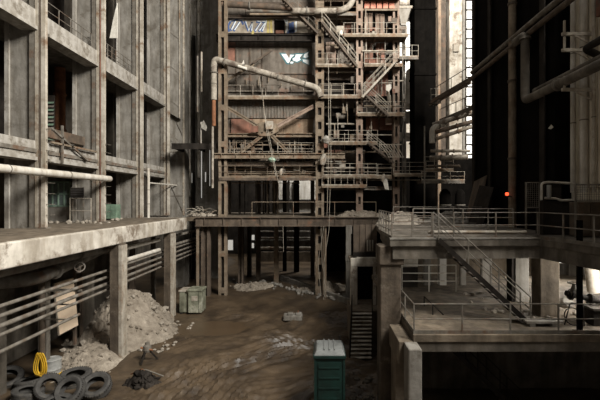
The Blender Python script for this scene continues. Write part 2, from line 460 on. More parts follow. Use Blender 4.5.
bx(XA(179.3, 37.7), XA(180.3, 37.7), 37.6, 37.7, ZA(118, 37.7), 32).build('edge_angle', 'steel_pale', t)
for k in range(4): MB().bar((XA(168.5, 37.7), 37.66, 15+k*3.2), (XA(179, 37.7), 37.66, 13.4+k*3.2+.8), .03, .05).build('seam', 'steel_grey', t)
struct('wall_rear_left', bx(-15.5, -10.8, 42.5, 43, 0, 40), 'concrete_pale')
for k, (x, z0, z1) in enumerate(((-14.5, 0, 40), (-13.9, 9, 40), (-13.45, 0, 26), (-12.9, 11, 40))):
    struct('trim_rear_left', bx(x, x+.22, 42.1, 42.5, z0, z1), 'concrete_white' if k != 2 else 'steel_dark')
struct('wall_rear_left_panel', bx(-14.9, -13.7, 42.2, 42.5, 0, 40), 'concrete_dark')
for k, (px, a, b) in enumerate(((202.5, 110, 190), (208.0, 160, 205))):
    pass
# daylight slits between the rear panels
for k, (px, ya, yb, w) in enumerate(((201.5, 146, 198, .10), (209.8, 150, 186, .07), (205.5, 172, 182, .12), (192.6, 173, 183, .2))):
    x = XA(px, 42.4)
    f = bx(x-w/2-.05, x+w/2+.05, 42.42, 42.52, ZA(yb, 42.4)-.05, ZA(ya, 42.4)+.05)
    o = struct(f'window_{k+1}', f, 'steel_dark')
    bx(x-w/2, x+w/2, 42.40, 42.44, ZA(yb, 42.4), ZA(ya, 42.4)).build('pane', 'window_far', o)

# ================================================================ LEFT SIDE THINGS
pipe('long white horizontal pipe running in front of the left columns', [(-13.62, 9, 10.03), (-13.62, 25.9, 10.03)], .19, 'pipe_white', bands=.2)
pipe('white downpipe standing against the third column on mezzanine floor', [(-13.85, 32.3, SZ+.02), (-13.85, 32.3, 10.6), (-13.95, 32.5, 11.2)], .11, 'pipe_white', bands=.6)
pipe('thin pale pipe between third column and the pier', [(-13.9, 32.3, 10.05), (-13.7, 38.15, 10.05)], .06, 'pipe_white')
# pipes under the slab
specs = [(5.75, .13, 24.2, 29.2, 'pipe_white', 'short thick white pipe just below the left slab soffit, uppermost'),
         (5.02, .14, 24.2, 29.2, 'pipe_white', 'short thick white pipe below the left slab, second from top'),
         (4.78, .075, 9, 40, 'steel_grey', 'thin grey pipe under left slab, top one of the long bundle'),
         (4.42, .08, 9, 40, 'steel_grey', 'thin grey pipe under left slab, second of the long bundle'),
         (4.05, .09, 9, 40, 'steel_grey', 'thin grey pipe under left slab, third of the long bundle'),
         (3.72, .07, 9, 40, 'steel_grey', 'thin grey pipe under left slab, fourth of the long bundle'),
         (3.1, .07, 9, 19.5, 'steel_grey', 'thin grey pipe low under left slab, ending at the round post')]
for z, r, y0, y1, m, lab in specs:
    pipe(lab, [(-11.75, y0, z), (-11.75, y1, z)], r, m, bands=.15)
pipe('thick grey pipe under left slab beyond the second pillar', [(-11.75, 30.3, 5.75), (-11.75, 40, 5.75)], .12, 'steel_grey')
pipe('lower thick grey pipe under left slab beyond the second pillar', [(-11.75, 30.3, 5.05), (-11.75, 40, 5.05)], .12, 'steel_grey')
pipe('big dark duct pipe curving under the left slab', [(-12.5, 23.6, 5.95), (-12.5, 17.6, 5.2), (-13.9, 16.8, 5.2)], .30, 'steel_grey', flanges=((0, .05), (0, .8)))
pipe('second big dark duct pipe just under the left slab', [(-12.0, 26, 5.95), (-12.2, 14, 5.95)], .22, 'steel_grey', flanges=((0, .5),))
t = thing('pipe_valve', 'rusty valve on the dark duct pipe under the left slab', 'valve', (-11.95, 20.1, 5.3))
MB().lathe([(.2,-.03),(.25,-.03),(.25,.03),(.2,.03)], (-11.95, 19.9, 5.35), (.6,-.8,.2), 18, True).build('wheel', 'steel_grey', t)
MB().cyl((-12.25, 20.3, 5.3), (-11.95, 19.9, 5.35), .05).build('spindle', 'steel_grey', t)
MB().bar((-12.1,19.8,5.25),(-11.8,20.0,5.45),.03).build('spoke','steel_grey',t)
MB().cyl((-12.35, 20.4, 5.0), (-12.2, 20.3, 5.65), .14).build('body', 'steel_grey', t)
t = thing('round_post', 'round brown steel post behind the tyres under the left slab', 'post', (-13.0, 18.7, 0))
MB().cyl((-13.0, 18.7, 0), (-13.0, 18.7, SZ-.92), .13).build('tube', 'steel_brown', t, smooth=True)
bx(-13.25, -12.75, 18.45, 18.95, SZ-1.0, SZ-.92).build('head_plate', 'steel_brown', t)
for z in (4.9, 4.2, 3.5): bx(-13.05, -11.7, 18.62, 18.68, z-.42, z-.36).build('pipe_bracket', 'steel_grey', t)
t = thing('steel_support_post', 'grey steel post carrying pipes beside the beige board', 'post', (-13.5, 19.6, 0))
bx(-13.75, -13.35, 19.5, 19.8, 0, SZ-.92).build('shaft', 'steel_grey', t)
bx(-13.5, -11.65, 19.55, 19.6, 4.2, 4.3).build('pipe_bracket', 'steel_grey', t)
bx(-14.06, -14.0, 21.0, 22.75, 1.1, 4.2)
t = thing('beige_board', 'large beige board leaning on the wall under the left slab', 'board', (-13.95, 21.9, 1.0))
MB().extr([(-13.75,21.05,1.55),(-13.75,22.75,1.55),(-14.02,22.75,4.25),(-14.02,21.05,4.25)], (-.05,0,0)).build('panel', 'board_beige', t)
MB().bar((-13.72,21.02,1.55),(-13.99,21.02,4.25),.06).build('edge_batten', 'steel_pale', t)
t = thing('door_frame', 'rusty dark doorway frame beside the beige board', 'door frame', (-14.05, 23.2, .6))
bx(-14.12, -13.98, 22.85, 23.0, .4, 5.2).build('jamb', 'steel_brown', t)
bx(-14.12, -13.98, 23.5, 23.65, .4, 5.2).build('jamb', 'steel_brown', t)
bx(-14.12, -13.98, 22.85, 23.65, 5.05, 5.2).build('lintel', 'steel_brown', t)

# steel channels standing in the shade behind second pillar
for k, (y, m, lab) in enumerate(((25.6, 'steel_grey', 'slim grey steel stanchion in shade behind the rubble heap, nearer one'), (31.4, 'steel_grey', 'slim grey steel stanchion in shade behind the green bin'), (27.9, 'steel_brown', 'slim brown steel stanchion in shade behind the rubble heap, farther one'))):
    t = thing('steel_stanchion', lab, 'post', (-13.2, y, 0))
    bx(-13.3, -13.0, y, y+.05, 0, SZ-.92).build('flange', m, t); bx(-13.17, -13.12, y+.05, y+.2, 0, SZ-.92).build('web', m, t)
    bx(-13.3, -13.0, y+.2, y+.25, 0, SZ-.92).build('flange', m, t)

# rubble heap
def heap(name, label, cx, cy, rx, ry, h, m, seed, cat='heap', base=-.15, ns=.22, zb=None, stones=0):
    mb = MB(); nr, na = 26, 64; sv = Vector((seed*3.1, seed*1.7, seed))
    vs = []; fs = []
    for i in range(nr+1):
        q = i/nr
        for j in range(na):
            t = 2*math.pi*j/na
            k = 1+.22*noise.noise(Vector((math.cos(t)*1.6, math.sin(t)*1.6, 0))+sv)
            x = cx+rx*q*k*math.cos(t); y = cy+ry*q*k*math.sin(t)
            z = h*(1-q**1.5)**1.25
            am = ns*min(1, (1-q)*4)
            z += am*(noise.noise(Vector((x*1.1, y*1.1, 0))+sv)*1.2+noise.noise(Vector((x*3.2, y*3.2, 2))+sv)*.6+noise.noise(Vector((x*7, y*7, 2))+sv)*.3)
            b = base if zb is None else zb
            vs.append(Vector((x, y, b+max(0, z) if q < 1 else b-.1)))
    for i in range(nr):
        for j in range(na):
            k = (j+1) % na; fs.append((i*na+j, i*na+k, (i+1)*na+k, (i+1)*na+j))
    mb.v = vs; mb.f = fs
    for s in range(stones):
        i = random.randrange(int(nr*na*.25), nr*na); mb.rock(vs[i], random.uniform(.05, .19))
    return solo(name, mb, m, label, cat, smooth=False, kind='stuff'), vs
hp, hv = heap('rubble_heap', 'tall heap of pale earth and rubble spilling out under the left slab', -12.6, 26.2, 3.3, 4.6, 3.0, 'dirt', 1, stones=260)
heap('rubble_heap', 'lower spread of dark earth and rubble around the first pillar foot', -12.4, 21.8, 2.2, 2.9, .95, 'dirt', 5, stones=160, ns=.15)
for k in range(46):
    a = random.choice(hv[300:]); s = random.uniform(.10, .26)
    z = a.z+s*.3
    solo('rubble_chunk', MB().rock((a.x, a.y, z), s), 'rubble', 'broken pale rubble lump lying on the heap under the left slab', 'rubble', 'rubble lumps on the left heap')
for k in range(26):
    x = random.uniform(-10.4, -8.6); y = random.uniform(22.5, 30.0); s = random.uniform(.06, .17)
    solo('rubble_chunk', MB().rock((x, y, g(x, y)+s*.4), s), 'rubble', 'small stray stone on the mud along the foot of the rubble heap', 'rubble', 'stray stones beside the heap')

# green steel bin
t = thing('steel_bin', 'weathered green steel bin with lid against the second pillar', 'bin', (-9.9, 30.8, .1))
b0 = g(-9.9, 30.8)-.03
bx(-10.0, -8.95, 30.2, 31.4, b0+.12, b0+1.75).build('body', 'bin_green', t, bevel=.04)
bx(-10.05, -8.9, 30.14, 31.46, b0+1.75, b0+1.9).build('lid', 'bin_green', t, bevel=.03)
bx(-10.68, -10.02, 30.35, 31.4, b0+.12, b0+1.7).build('side_tank', 'bin_green', t, bevel=.04)
bx(-10.72, -10.0, 30.3, 31.45, b0+1.7, b0+1.82).build('side_lid', 'steel_pale', t)
for x in (-9.9, -9.1): bx(x-.03, x+.03, 30.15, 30.2, b0+.2, b0+1.7).build('stiffener', 'bin_green', t)
bx(-9.7, -9.25, 30.17, 30.2, b0+1.05, b0+1.4).build('plate', 'steel_pale', t)
for x in (-10.5, -9.85, -9.1): bx(x-.08, x+.08, 30.3, 31.3, b0, b0+.12).build('skid', 'steel_dark', t)

# tyres
def tyre(c, ax, Ro, w, label):
    c = Vector(c); Ri = Ro*.58
    pr = [(Ri, -w*.42), (Ri+.03, -w*.5), (Ro*.86, -w*.56), (Ro*.97, -w*.46), (Ro, -w*.36), (Ro, -w*.14), (Ro*.975, -w*.13), (Ro*.975, -w*.07), (Ro, -w*.06), (Ro, w*.06), (Ro*.975, w*.07), (Ro*.975, w*.13), (Ro, w*.14), (Ro, w*.36), (Ro*.97, w*.46), (Ro*.86, w*.56), (Ri+.03, w*.5), (Ri, w*.42), (Ri+.06, w*.36), (Ro*.86, w*.3), (Ro*.9, 0), (Ro*.86, -w*.3), (Ri+.06, -w*.36)]
    mb = MB().lathe(pr, c, ax, 40, True)
    d = Vector(ax).normalized(); up = Vector((0,0,1)) if abs(d.z) < .9 else Vector((1,0,0)); a = d.cross(up).normalized(); b = d.cross(a)
    d = Vector(ax).normalized(); up = Vector((0,0,1)) if abs(d.z) < .9 else Vector((1,0,0)); a = d.cross(up).normalized(); b = d.cross(a)
    for k in range(40):
        t = 2*math.pi*(k+.5)/40; rd = a*math.cos(t)+b*math.sin(t); tg = -a*math.sin(t)+b*math.cos(t)
        for s in (-1, 1):
            p = c+rd*(Ro+.002)+d*(s*w*.40)
            mb.bar(p-d*w*.09-tg*.012*s, p+d*w*.09+tg*.012*s, .035, .02)
    return tag(mb.build('tyre', 'rubber', None, True), label, 'tyre', 'old lorry tyres on the mud')
def T(px, py, Y): return P(px, py, Y)
def gz(px, Y, h): x = XA(px, Y); return (x, Y, g(x, Y)+h)
tyre(gz(75.5, 19.0, .27), (.05,-.10,1), .68, .46, 'lorry tyre lying flat, rearmost of the heap, in front of the drum')
tyre(gz(96, 17.75, .40), (.12,-.55,.85), .62, .42, 'lorry tyre leaning at the right end of the tyre heap')
tyre(gz(70, 17.15, .48), (-.05,-.75,.66), .60, .40, 'lorry tyre leaning upright towards the camera in the middle of heap')
tyre(gz(49, 17.45, .48), (.5,-.62,.6), .56, .38, 'lorry tyre leaning upright below the yellow rope, left of the middle')
tyre(gz(30, 18.6, .20), (-.1,.1,1), .60, .34, 'dark lorry tyre lying flat at foot of the round post')
tyre(gz(8, 18.9, .35), (.3,-.35,.9), .62, .34, 'dark lorry tyre tilted at the far left of the tyre heap')
tyre(gz(28, 17.4, .22), (.1,.05,1), .60, .34, 'lorry tyre lying flat at the lower left, cut by the photo edge')
tyre(gz(57, 16.6, .16), (.08,-.1,1), .60, .32, 'lorry tyre lying flat at bottom edge in front of the leaning pair')
# drum with strap
c = Vector(gz(52, 19.75, 0))
t = thing('metal_drum', 'grey metal drum standing between yellow rope and the flat tyre', 'drum', c)
MB().lathe([(.0,0),(.40,0),(.42,.03),(.40,.06),(.40,.40),(.415,.42),(.40,.44),(.40,.84),(.42,.88),(.40,.9),(.37,.87),(0,.87)], c, (0,0,1), 26).build('body', 'drum_grey', t, smooth=True)
MB().lathe([(.405,.0),(.425,.0),(.425,.1),(.405,.1)], c+Vector((0,0,.12)), (0,0,1), 26, True).build('yellow_strap', 'yellow', t)
# yellow rope coil hanging on the post
mb = MB(); c = Vector((-12.93, 18.5, 1.08))
for k in range(9):
    w = .2+.02*(k % 3); h = .70-.04*(k % 4); ox = (k-4)*.03; oy = -.02*(k % 3)-.02
    p = [c+Vector((ox+w*.85*math.sin(t)*(1-.35*math.cos(t)), oy, h*.76*math.cos(t))) for t in [i*2*math.pi/22 for i in range(23)]]
    mb.tube(p, .026, 6)
solo('rope_coil', mb, 'yellow', 'bright yellow rope coil hanging from the round post behind tyres', 'rope', smooth=True)
# scrap on the mud
def scrapx(px, py): 
    Y = EYE*F/(py-CY); return XA(px, Y), Y
x, y = scrapx(147, 361)
t = thing('scrap_machine', 'rusty scrap machine part on splayed legs in front of the rubble heap', 'scrap', (x, y, g(x, y)))
z = g(x, y)
MB().lathe([(.0,0),(.2,0),(.24,.1),(.22,.3),(.12,.38),(.12,.5),(0,.5)], (x, y, z+.5), (0,.1,1), 14).build('motor_body', 'steel_grey', t)
for a in (20, 140, 260):
    MB().bar((x+.1*math.cos(R(a)), y+.1*math.sin(R(a)), z+.6), (x+.55*math.cos(R(a)), y+.55*math.sin(R(a)), z), .08).build('leg', 'steel_dark', t)
MB().cyl((x-.3, y-.1, z+.75), (x+.35, y-.1, z+.62), .05).build('shaft', 'rust', t)
x, y = scrapx(143, 382)
hp2, _ = heap('scrap_heap', 'dark heap of tangled scrap and earth in front of the scrap machine', x, y, .85, .8, .8, 'steel_dark', 9, stones=60, ns=.18)
for k, (dx, dy, dz, m) in enumerate(((.9,.2,.5,'steel_grey'), (-.8,.5,.45,'rust'), (.3,-.7,.6,'steel_dark'))):
    solo('bent_bar', MB().tube(rounded([(x-dx*.6, y-dy*.6, g(x, y)+.1), (x, y, g(x,y)+.75), (x+dx, y+dy, g(x,y)+dz*.6)], .2), .035, 6), m, ['bent grey steel bar sticking out right from the dark scrap heap', 'bent rusty steel bar sticking out left from the dark scrap heap', 'bent dark steel bar sticking forward from the dark scrap heap'][k], 'scrap bar')

# behind the left columns, ground level
t = thing('window_partition', 'green framed glazed partition under the white pipe', 'partition', (-17.3, 26.6, SZ))
x0, x1 = XA(46.5, 26.6), XA(70, 26.6); z0, z1 = ZA(206, 26.6), ZA(182, 26.6)
bx(x0, x1, 26.62, 26.66, SZ, z0).build('lower_panel', 'concrete_pale', t)
bx(x0, x1, 26.63, 26.65, z0, z1).build('glass', 'glass_dark', t)
for k in range(5):
    x = x0+(x1-x0)*k/4; bx(x-.04, x+.04, 26.58, 26.68, z0 if k % 4 else SZ, z1).build('mullion', 'pale_green', t)
for z in (z0, (z0+z1)/2, z1): bx(x0, x1, 26.58, 26.68, z-.04, z+.04).build('transom', 'pale_green', t)
t = thing('notice_board', 'dark slatted notice board on posts behind the pale hand rail', 'board', (XA(77, 25.4), 25.4, SZ))
bx(XA(70.5, 25.4), XA(83.5, 25.4), 25.4, 25.46, ZA(199, 25.4), ZA(187.5, 25.4)).build('panel', 'sign_dark', t)
for k in range(5): bx(XA(70.5, 25.4), XA(83.5, 25.4), 25.37, 25.4, ZA(198.5-k*2.4, 25.4), ZA(198.5-k*2.4, 25.4)+.06).build('slat', 'steel_dark', t)
for px in (71.5, 82.5): bx(XA(px, 25.4)-.04, XA(px, 25.4)+.04, 25.47, 25.53, SZ, ZA(187, 25.4)).build('leg', 'steel_grey', t)
railing('pale steel hand rail standing on mezzanine in front of notice board', [(XA(70, 25), 25, SZ+.02), (XA(91, 25), 25, SZ+.02)], h=1.55, step=1.2, rails=(1.0, .5), toe=False, m='steel_pale')
t = thing('green_cabinet', 'pale green steel cabinet in the second bay behind columns', 'cabinet', (XA(111, 28.5), 28.7, SZ))
bx(XA(104.5, 28.5), XA(116.5, 28.5), 28.5, 29.1, SZ+.1, SZ+1.15).build('body', 'cabinet_green', t, bevel=.02)
bx(XA(104.5, 28.5)+.04, XA(110.3, 28.5), 28.47, 28.5, SZ+.15, SZ+1.1).build('door', 'cabinet_green', t)
bx(XA(110.7, 28.5), XA(116.5, 28.5)-.04, 28.47, 28.5, SZ+.15, SZ+1.1).build('door', 'cabinet_green', t)
bx(XA(104.5, 28.5)+.05, XA(116.5, 28.5)-.05, 28.55, 29.05, SZ+.02, SZ+.1).build('plinth', 'steel_dark', t)
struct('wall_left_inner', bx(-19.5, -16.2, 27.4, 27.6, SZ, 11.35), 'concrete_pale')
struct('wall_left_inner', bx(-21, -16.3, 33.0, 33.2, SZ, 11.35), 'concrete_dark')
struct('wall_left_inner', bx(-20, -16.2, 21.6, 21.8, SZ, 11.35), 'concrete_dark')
t = thing('grey_door', 'grey steel door leaf set in the wall beside notice board', 'door', (XA(88, 27.3), 27.3, SZ))
bx(XA(85, 27.3), XA(92, 27.3), 27.3, 27.38, SZ+.02, SZ+2.2).build('leaf', 'steel_grey', t)
bx(XA(90.5, 27.3), XA(91.2, 27.3), 27.24, 27.3, SZ+1.05, SZ+1.15).build('handle', 'steel_pale', t)
for k in range(22):
    x = random.uniform(-17.8, -13.2); y = random.choice((random.uniform(24.2, 25.6), random.uniform(27, 31)))
    s = random.uniform(.07, .2)
    solo('rubble_chunk', MB().rock((x, y, SZ+.02+s*.35), s), 'rubble', 'small broken masonry lump on the mezzanine floor behind left columns', 'rubble', 'masonry lumps on the mezzanine')
# rust column, shutter, brackets in first bay
t = thing('rust_stack', 'rust red round stack in the dark first bay', 'stack', (XA(60, 28), 28, 11.7))
MB().cyl((XA(60, 28), 28, 11.7), (XA(60, 28), 28, 17.9), .33, 20).build('tube', 'rust', t, smooth=True)
for z in (13.5, 16): MB().cyl((XA(60, 28), 28, z), (XA(60, 28), 28, z+.1), .4, 20).build('flange', 'rust', t)
t = thing('louvre_shutter', 'grey green louvre shutter in the dark first bay', 'shutter', (XA(49.5, 26.4), 26.4, 11.7))
bx(XA(45, 26.4), XA(54, 26.4), 26.45, 26.5, 11.7, ZA(95, 26.4)).build('frame', 'steel_dark', t)
for k in range(14):
    z = 11.9+k*.24; MB().extr([(XA(45.3, 26.4), 26.36, z), (XA(53.7, 26.4), 26.36, z), (XA(53.7, 26.4), 26.46, z+.16), (XA(45.3, 26.4), 26.46, z+.16)], (0, .012, .02)).build('slat', 'cabinet_green' if k % 2 else 'steel_grey', t)
railing('pale guard rail on the upper concrete beam, first bay', [(-14.8, 21.6, 18.42), (-14.8, 25.9, 18.42)], h=1.0, step=1.0, m='steel_grey')
railing('dark guard rail on the upper concrete beam, second bay', [(-14.8, 27.3, 18.42), (-14.8, 31.3, 18.42)], h=1.1, step=.6, m='steel_grey', rails=(1, .66, .33))
mb = MB(); a = P(117, 3, 29.5); b = P(109.5, 38, 29.5); c = P(117, 38, 29.5); d = P(113, 20, 29.5)
mb.extr([a, d, b, c], (0.02, .05, 0))
mb.tube([a, Vector((a.x, a.y, 18.4))], .015, 5)
solo('torn_sheet', mb, 'cloth', 'torn white sheet hanging above the upper beam in second bay', 'sheet')
t = thing('steel_bracket_frame', 'triangular steel bracket on the lower beam in first bay', 'bracket', (-14.3, 22.6, 11.2))
MB().bar((-14.3, 21.3, 11.75), (-14.3, 25.6, 11.75), .1).build('top_bar', 'steel_tan', t)
MB().bar((-14.3, 21.3, 12.5), (-14.3, 24.6, 11.1), .1).build('brace', 'steel_grey', t)
MB().bar((-14.3, 22.2, 10.7), (-14.3, 22.2, 12.8), .1).build('upright', 'steel_grey', t)
t = thing('cable_tray', 'brown cable tray crossing the first bay above lower beam', 'cable tray', (-15.4, 23.3, 12.2))
bx(-15.6, -15.3, 21.4, 26, 12.2, 12.26).build('tray', 'steel_tan', t)
bx(-15.3, -15.27, 21.4, 26, 12.2, 12.75).build('side', 'steel_brown', t)
# interior dark partition walls at upper levels
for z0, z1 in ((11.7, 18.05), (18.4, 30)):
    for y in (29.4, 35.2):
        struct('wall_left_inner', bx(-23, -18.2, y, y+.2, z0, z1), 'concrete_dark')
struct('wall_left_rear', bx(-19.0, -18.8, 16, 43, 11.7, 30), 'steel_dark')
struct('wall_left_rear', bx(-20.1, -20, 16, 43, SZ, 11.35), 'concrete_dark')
# ================================================================ BOILER (front plane about 35 m away)
def B(px, py, Y=35.0): return P(px, py, Y)
def bX(px, Y=35.0): return XA(px, Y)
def bZ(py, Y=35.0): return ZA(py, Y)
def pan(px0, px1, py0, py1, Y, d=.12):
    return bx(bX(px0, Y), bX(px1, Y), Y, Y+d, bZ(py1, Y), bZ(py0, Y))
YC = 36.7
bo = thing('boiler', 'huge rusty boiler house block filling the middle of the hall', 'boiler', (-1, 41, 10.4))
bx(bX(222, YC), bX(322, YC), YC+.2, 46, bZ(134, YC), 40).build('furnace_casing', 'casing', bo)
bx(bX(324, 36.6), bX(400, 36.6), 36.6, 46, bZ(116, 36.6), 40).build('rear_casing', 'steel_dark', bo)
# upper left casing panels
for (a, b, c, d, m, nm_) in ((222, 245, 0, 16, 'casing', 'casing_panel'), (246, 315, 2, 15, 'steel_brown', 'casing_panel'),
        (222, 274, 16.5, 33, 'paint_beige', 'painted_panel'), (285, 315, 16.5, 33, 'paint_beige', 'painted_panel'),
        (224, 236, 41, 62, 'casing_red', 'casing_panel'), (236.5, 262, 41, 92, 'casing', 'casing_panel'), (262.5, 311, 41, 74, 'casing', 'casing_panel'),
        (262.5, 290, 74.5, 92, 'casing', 'casing_panel'), (290.5, 314, 75, 92, 'steel_brown', 'casing_panel'), (224, 236, 62.5, 92, 'casing', 'casing_panel'),
        (226, 250, 99, 118, 'casing', 'corrugated_panel'), (250.4, 283, 99, 118, 'casing', 'corrugated_panel'), (283.4, 315, 99, 118, 'casing', 'corrugated_panel'),
        (231, 252, 119, 133, 'casing_red', 'casing_panel'), (252.4, 283, 119, 133, 'casing_tan', 'casing_panel'), (283.4, 313, 119, 133, 'casing_tan', 'casing_panel')):
    p = pan(a, b, c, d, YC)
    o = p.build(nm_, m, bo)
    if nm_ == 'corrugated_panel':
        x = bX(a, YC); k = 0
        while x < bX(b, YC)-.1:
            k += 1; x += .28
            if k > 12: break
            bx(x, x+.1, YC-.05, YC, bZ(d, YC), bZ(c, YC)).build('rib', 'steel_grey', o)
bx(bX(274, YC), bX(285, YC), YC+.12, YC+.18, bZ(33, YC), bZ(20, YC)).build('dark_opening', 'steel_black', bo)
bx(bX(275.5, YC), bX(283.5, YC), YC+.05, YC+.12, bZ(33, YC), bZ(30, YC)).build('opening_sill', 'casing_red', bo)
# stiffener bars on casing
for px in (236.2, 262.2, 250): bx(bX(px, YC)-.05, bX(px, YC)+.05, YC-.1, YC, bZ(92, YC), bZ(41, YC)).build('stiffener', 'steel_brown', bo)
for py in (47, 74): bx(bX(224, YC), bX(312, YC), YC-.1, YC, bZ(py, YC)-.05, bZ(py, YC)+.05).build('stiffener', 'steel_brown', bo)
# graffiti, flat paint on the panels
def strokes(name, m, polys, Y, w, parent):
    for pl in polys:
        mb = MB(); pts = [P(a, b, Y) for a, b in pl]; L = []; Rr = []
        for k, p in enumerate(pts):
            d = (pts[min(k+1, len(pts)-1)]-pts[max(k-1, 0)]).normalized(); nr = Vector((-d.z, 0, d.x))*w/2
            e = d*w*.35*(-1 if k == 0 else (1 if k == len(pts)-1 else 0))
            L.append(p+nr+e); Rr.append(p-nr+e)
        n = len(pts); o3 = Vector((0, -.006, 0))
        vs = L+Rr+[v+o3 for v in L]+[v+o3 for v in Rr]; fs = []
        for k in range(n-1):
            fs += [(k, k+1, n+k+1, n+k), (2*n+k, 3*n+k, 3*n+k+1, 2*n+k+1), (k, 2*n+k, 2*n+k+1, k+1), (n+k, n+k+1, 3*n+k+1, 3*n+k)]
        fs += [(0, n, 3*n, 2*n), (n-1, 3*n-1, 4*n-1, 2*n-1)]
        mb.add(vs, fs); mb.build(name, m, parent)
LET = [[(110,118),(172,118),(206,172),(216,128),(272,130),(232,166),(206,228),(184,228)], [(243,178),(276,156),(284,124),(368,124),(330,164),(346,188),(300,214),(252,198)],
       [(384,126),(446,88),(424,130),(442,150),(402,168),(378,160)], [(368,186),(446,190),(446,252),(378,216)], [(228,206),(262,214),(246,236),(214,232)]]
for pl in LET:
    pts = [(272+x/12, 44+y/12) for x, y in pl]; mx = sum(p[0] for p in pts)/len(pts); my = sum(p[1] for p in pts)/len(pts)
    MB().extr([P(mx+(x-mx)*1.22+(.5 if x > mx else -.5), my+(y-my)*1.15+(.5 if y > my else -.5), YC-.002) for x, y in pts], (0, -.004, 0)).build('graffiti_outline', 'paint_cyan', bo)
    MB().extr([P(x, y, YC-.009) for x, y in pts], (0, -.004, 0)).build('graffiti_letter', 'paint_white', bo)
G2 = [[(229,31),(228,26),(231,21),(236,19.5),(241,20),(243,24)],[(231,30),(235,22)],[(234,30.5),(239,23)],[(245,22),(248,31),(252,23)],[(252,23),(251,31)],[(255,31),(261,22)],[(257,22),(265,22)],[(259,31),(264,24)],[(266,21),(262,31)]]
strokes('graffiti_blue', 'paint_blue', G2, YC-.002, .20, bo)
strokes('graffiti_highlight', 'paint_white', [[(x+.8, y-.7) for x, y in l] for l in G2[1:]]+[[(230,21),(236,18.5),(243,20)]], YC-.012, .10, bo)
strokes('graffiti_yellow', 'paint_yellow', [[(268,20),(268,32)],[(271,19),(271.5,32)],[(253,31.5),(252,41)]], YC-.014, .22, bo)
strokes('graffiti_blue', 'paint_blue', [[(290,24),(290,32)],[(292.5,23),(293,32)],[(288,32),(294,31)]], YC-.002, .25, bo)
strokes('graffiti_highlight', 'paint_white', [[(287,20),(287,32)],[(296,22),(296,31)],[(276,19),(283,17.5),(286,22)]], YC-.002, .14, bo)
# right bay door-like panels
YR = 36.2
for a, b, c, d, m in ((364.5, 372.5, 13, 34, 'pink_panel'), (375.5, 384.5, 14, 34, 'pink_panel'), (365, 373, 43, 63, 'casing_red'), (376, 385, 43, 63, 'casing_red'),
                      (326, 338, 20, 35, 'casing'), (340, 352, 20, 35, 'casing_red'), (326, 336, 42, 64, 'pink_panel'), (338, 352, 42, 64, 'casing'), (326, 354, 100, 108, 'casing'),
                      (366, 388, 74, 96, 'casing_red'), (326, 352, 70, 80, 'steel_brown'), (366, 392, 118, 130, 'casing_red')):
    q = pan(a, b, c, d, YR).build('access_panel', m, bo)
    bx(bX((a+b)/2, YR)-.04, bX((a+b)/2, YR)+.04, YR-.05, YR, bZ(d, YR), bZ(c, YR)).build('rib', 'steel_brown', q)
for k in range(5):
    a = 364.5+k*6.2
    pan(a, a+5.0, 1.5, 8.2, 35.5).build('coral_panel', 'coral', bo)
pan(362, 398, -3, 1, 35.45).build('head_beam', 'steel_brown', bo); pan(362, 398, 8.6, 10.5, 35.45).build('head_beam', 'steel_tan', bo)
# pipework on the casing, low detail
random.seed(11)
for k in range(34):
    a = random.uniform(324, 395); c = random.uniform(5, 108); v = random.random() < .5
    L = random.uniform(5, 18); r = random.uniform(.025, .08); Y = random.uniform(35.5, 36.1)
    p = P(a, c, Y); q = p+(Vector((0,0,-L*.09)) if v else Vector((L*.09,0,0)))
    MB().tube([p, q], r, 8).build('small_pipe', random.choice(['steel_grey','steel_tan','steel_brown','pipe_wrap','steel_grey']), bo, True)
for k in range(22):
    a = random.uniform(226, 312); c = random.uniform(76, 94)
    p = P(a, c, YC-.2); MB().tube([p, p+Vector((0,0,random.uniform(-.6,.9)))], random.uniform(.02,.05), 6).build('small_pipe', random.choice(['steel_grey','steel_tan','steel_brown']), bo)
struct('shade_sheet_boiler', bx(bX(324, 46.1), bX(402, 46.1), 46.1, 46.5, 0, 24), 'steel_black')  # added black sheet standing for the shade in the lower boiler bay
# hopper bottom of the boiler between y=134 and 178
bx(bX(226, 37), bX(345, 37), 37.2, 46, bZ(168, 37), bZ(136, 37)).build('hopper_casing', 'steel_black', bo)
for (a, b, c, d, m) in ((232, 250, 160, 171, 'casing'), (252, 283, 165, 172, 'steel_brown'), (286, 313, 161, 171, 'casing'), (326, 344, 150, 160, 'casing_red'), (326, 345, 162, 170, 'steel_brown'), (345, 365, 150, 162, 'casing')):
    pan(a, b, c, d, 37.0).build('hopper_panel', m, bo)
for k in range(16):
    a = random.uniform(228, 312); p = P(a, random.uniform(140, 150), 36.6)
    MB().tube([p, p+Vector((0,0,-random.uniform(.4, 1.3)))], random.uniform(.03, .09), 8).build('hopper_pipe', random.choice(['steel_grey','steel_tan','steel_brown','pipe_wrap']), bo)

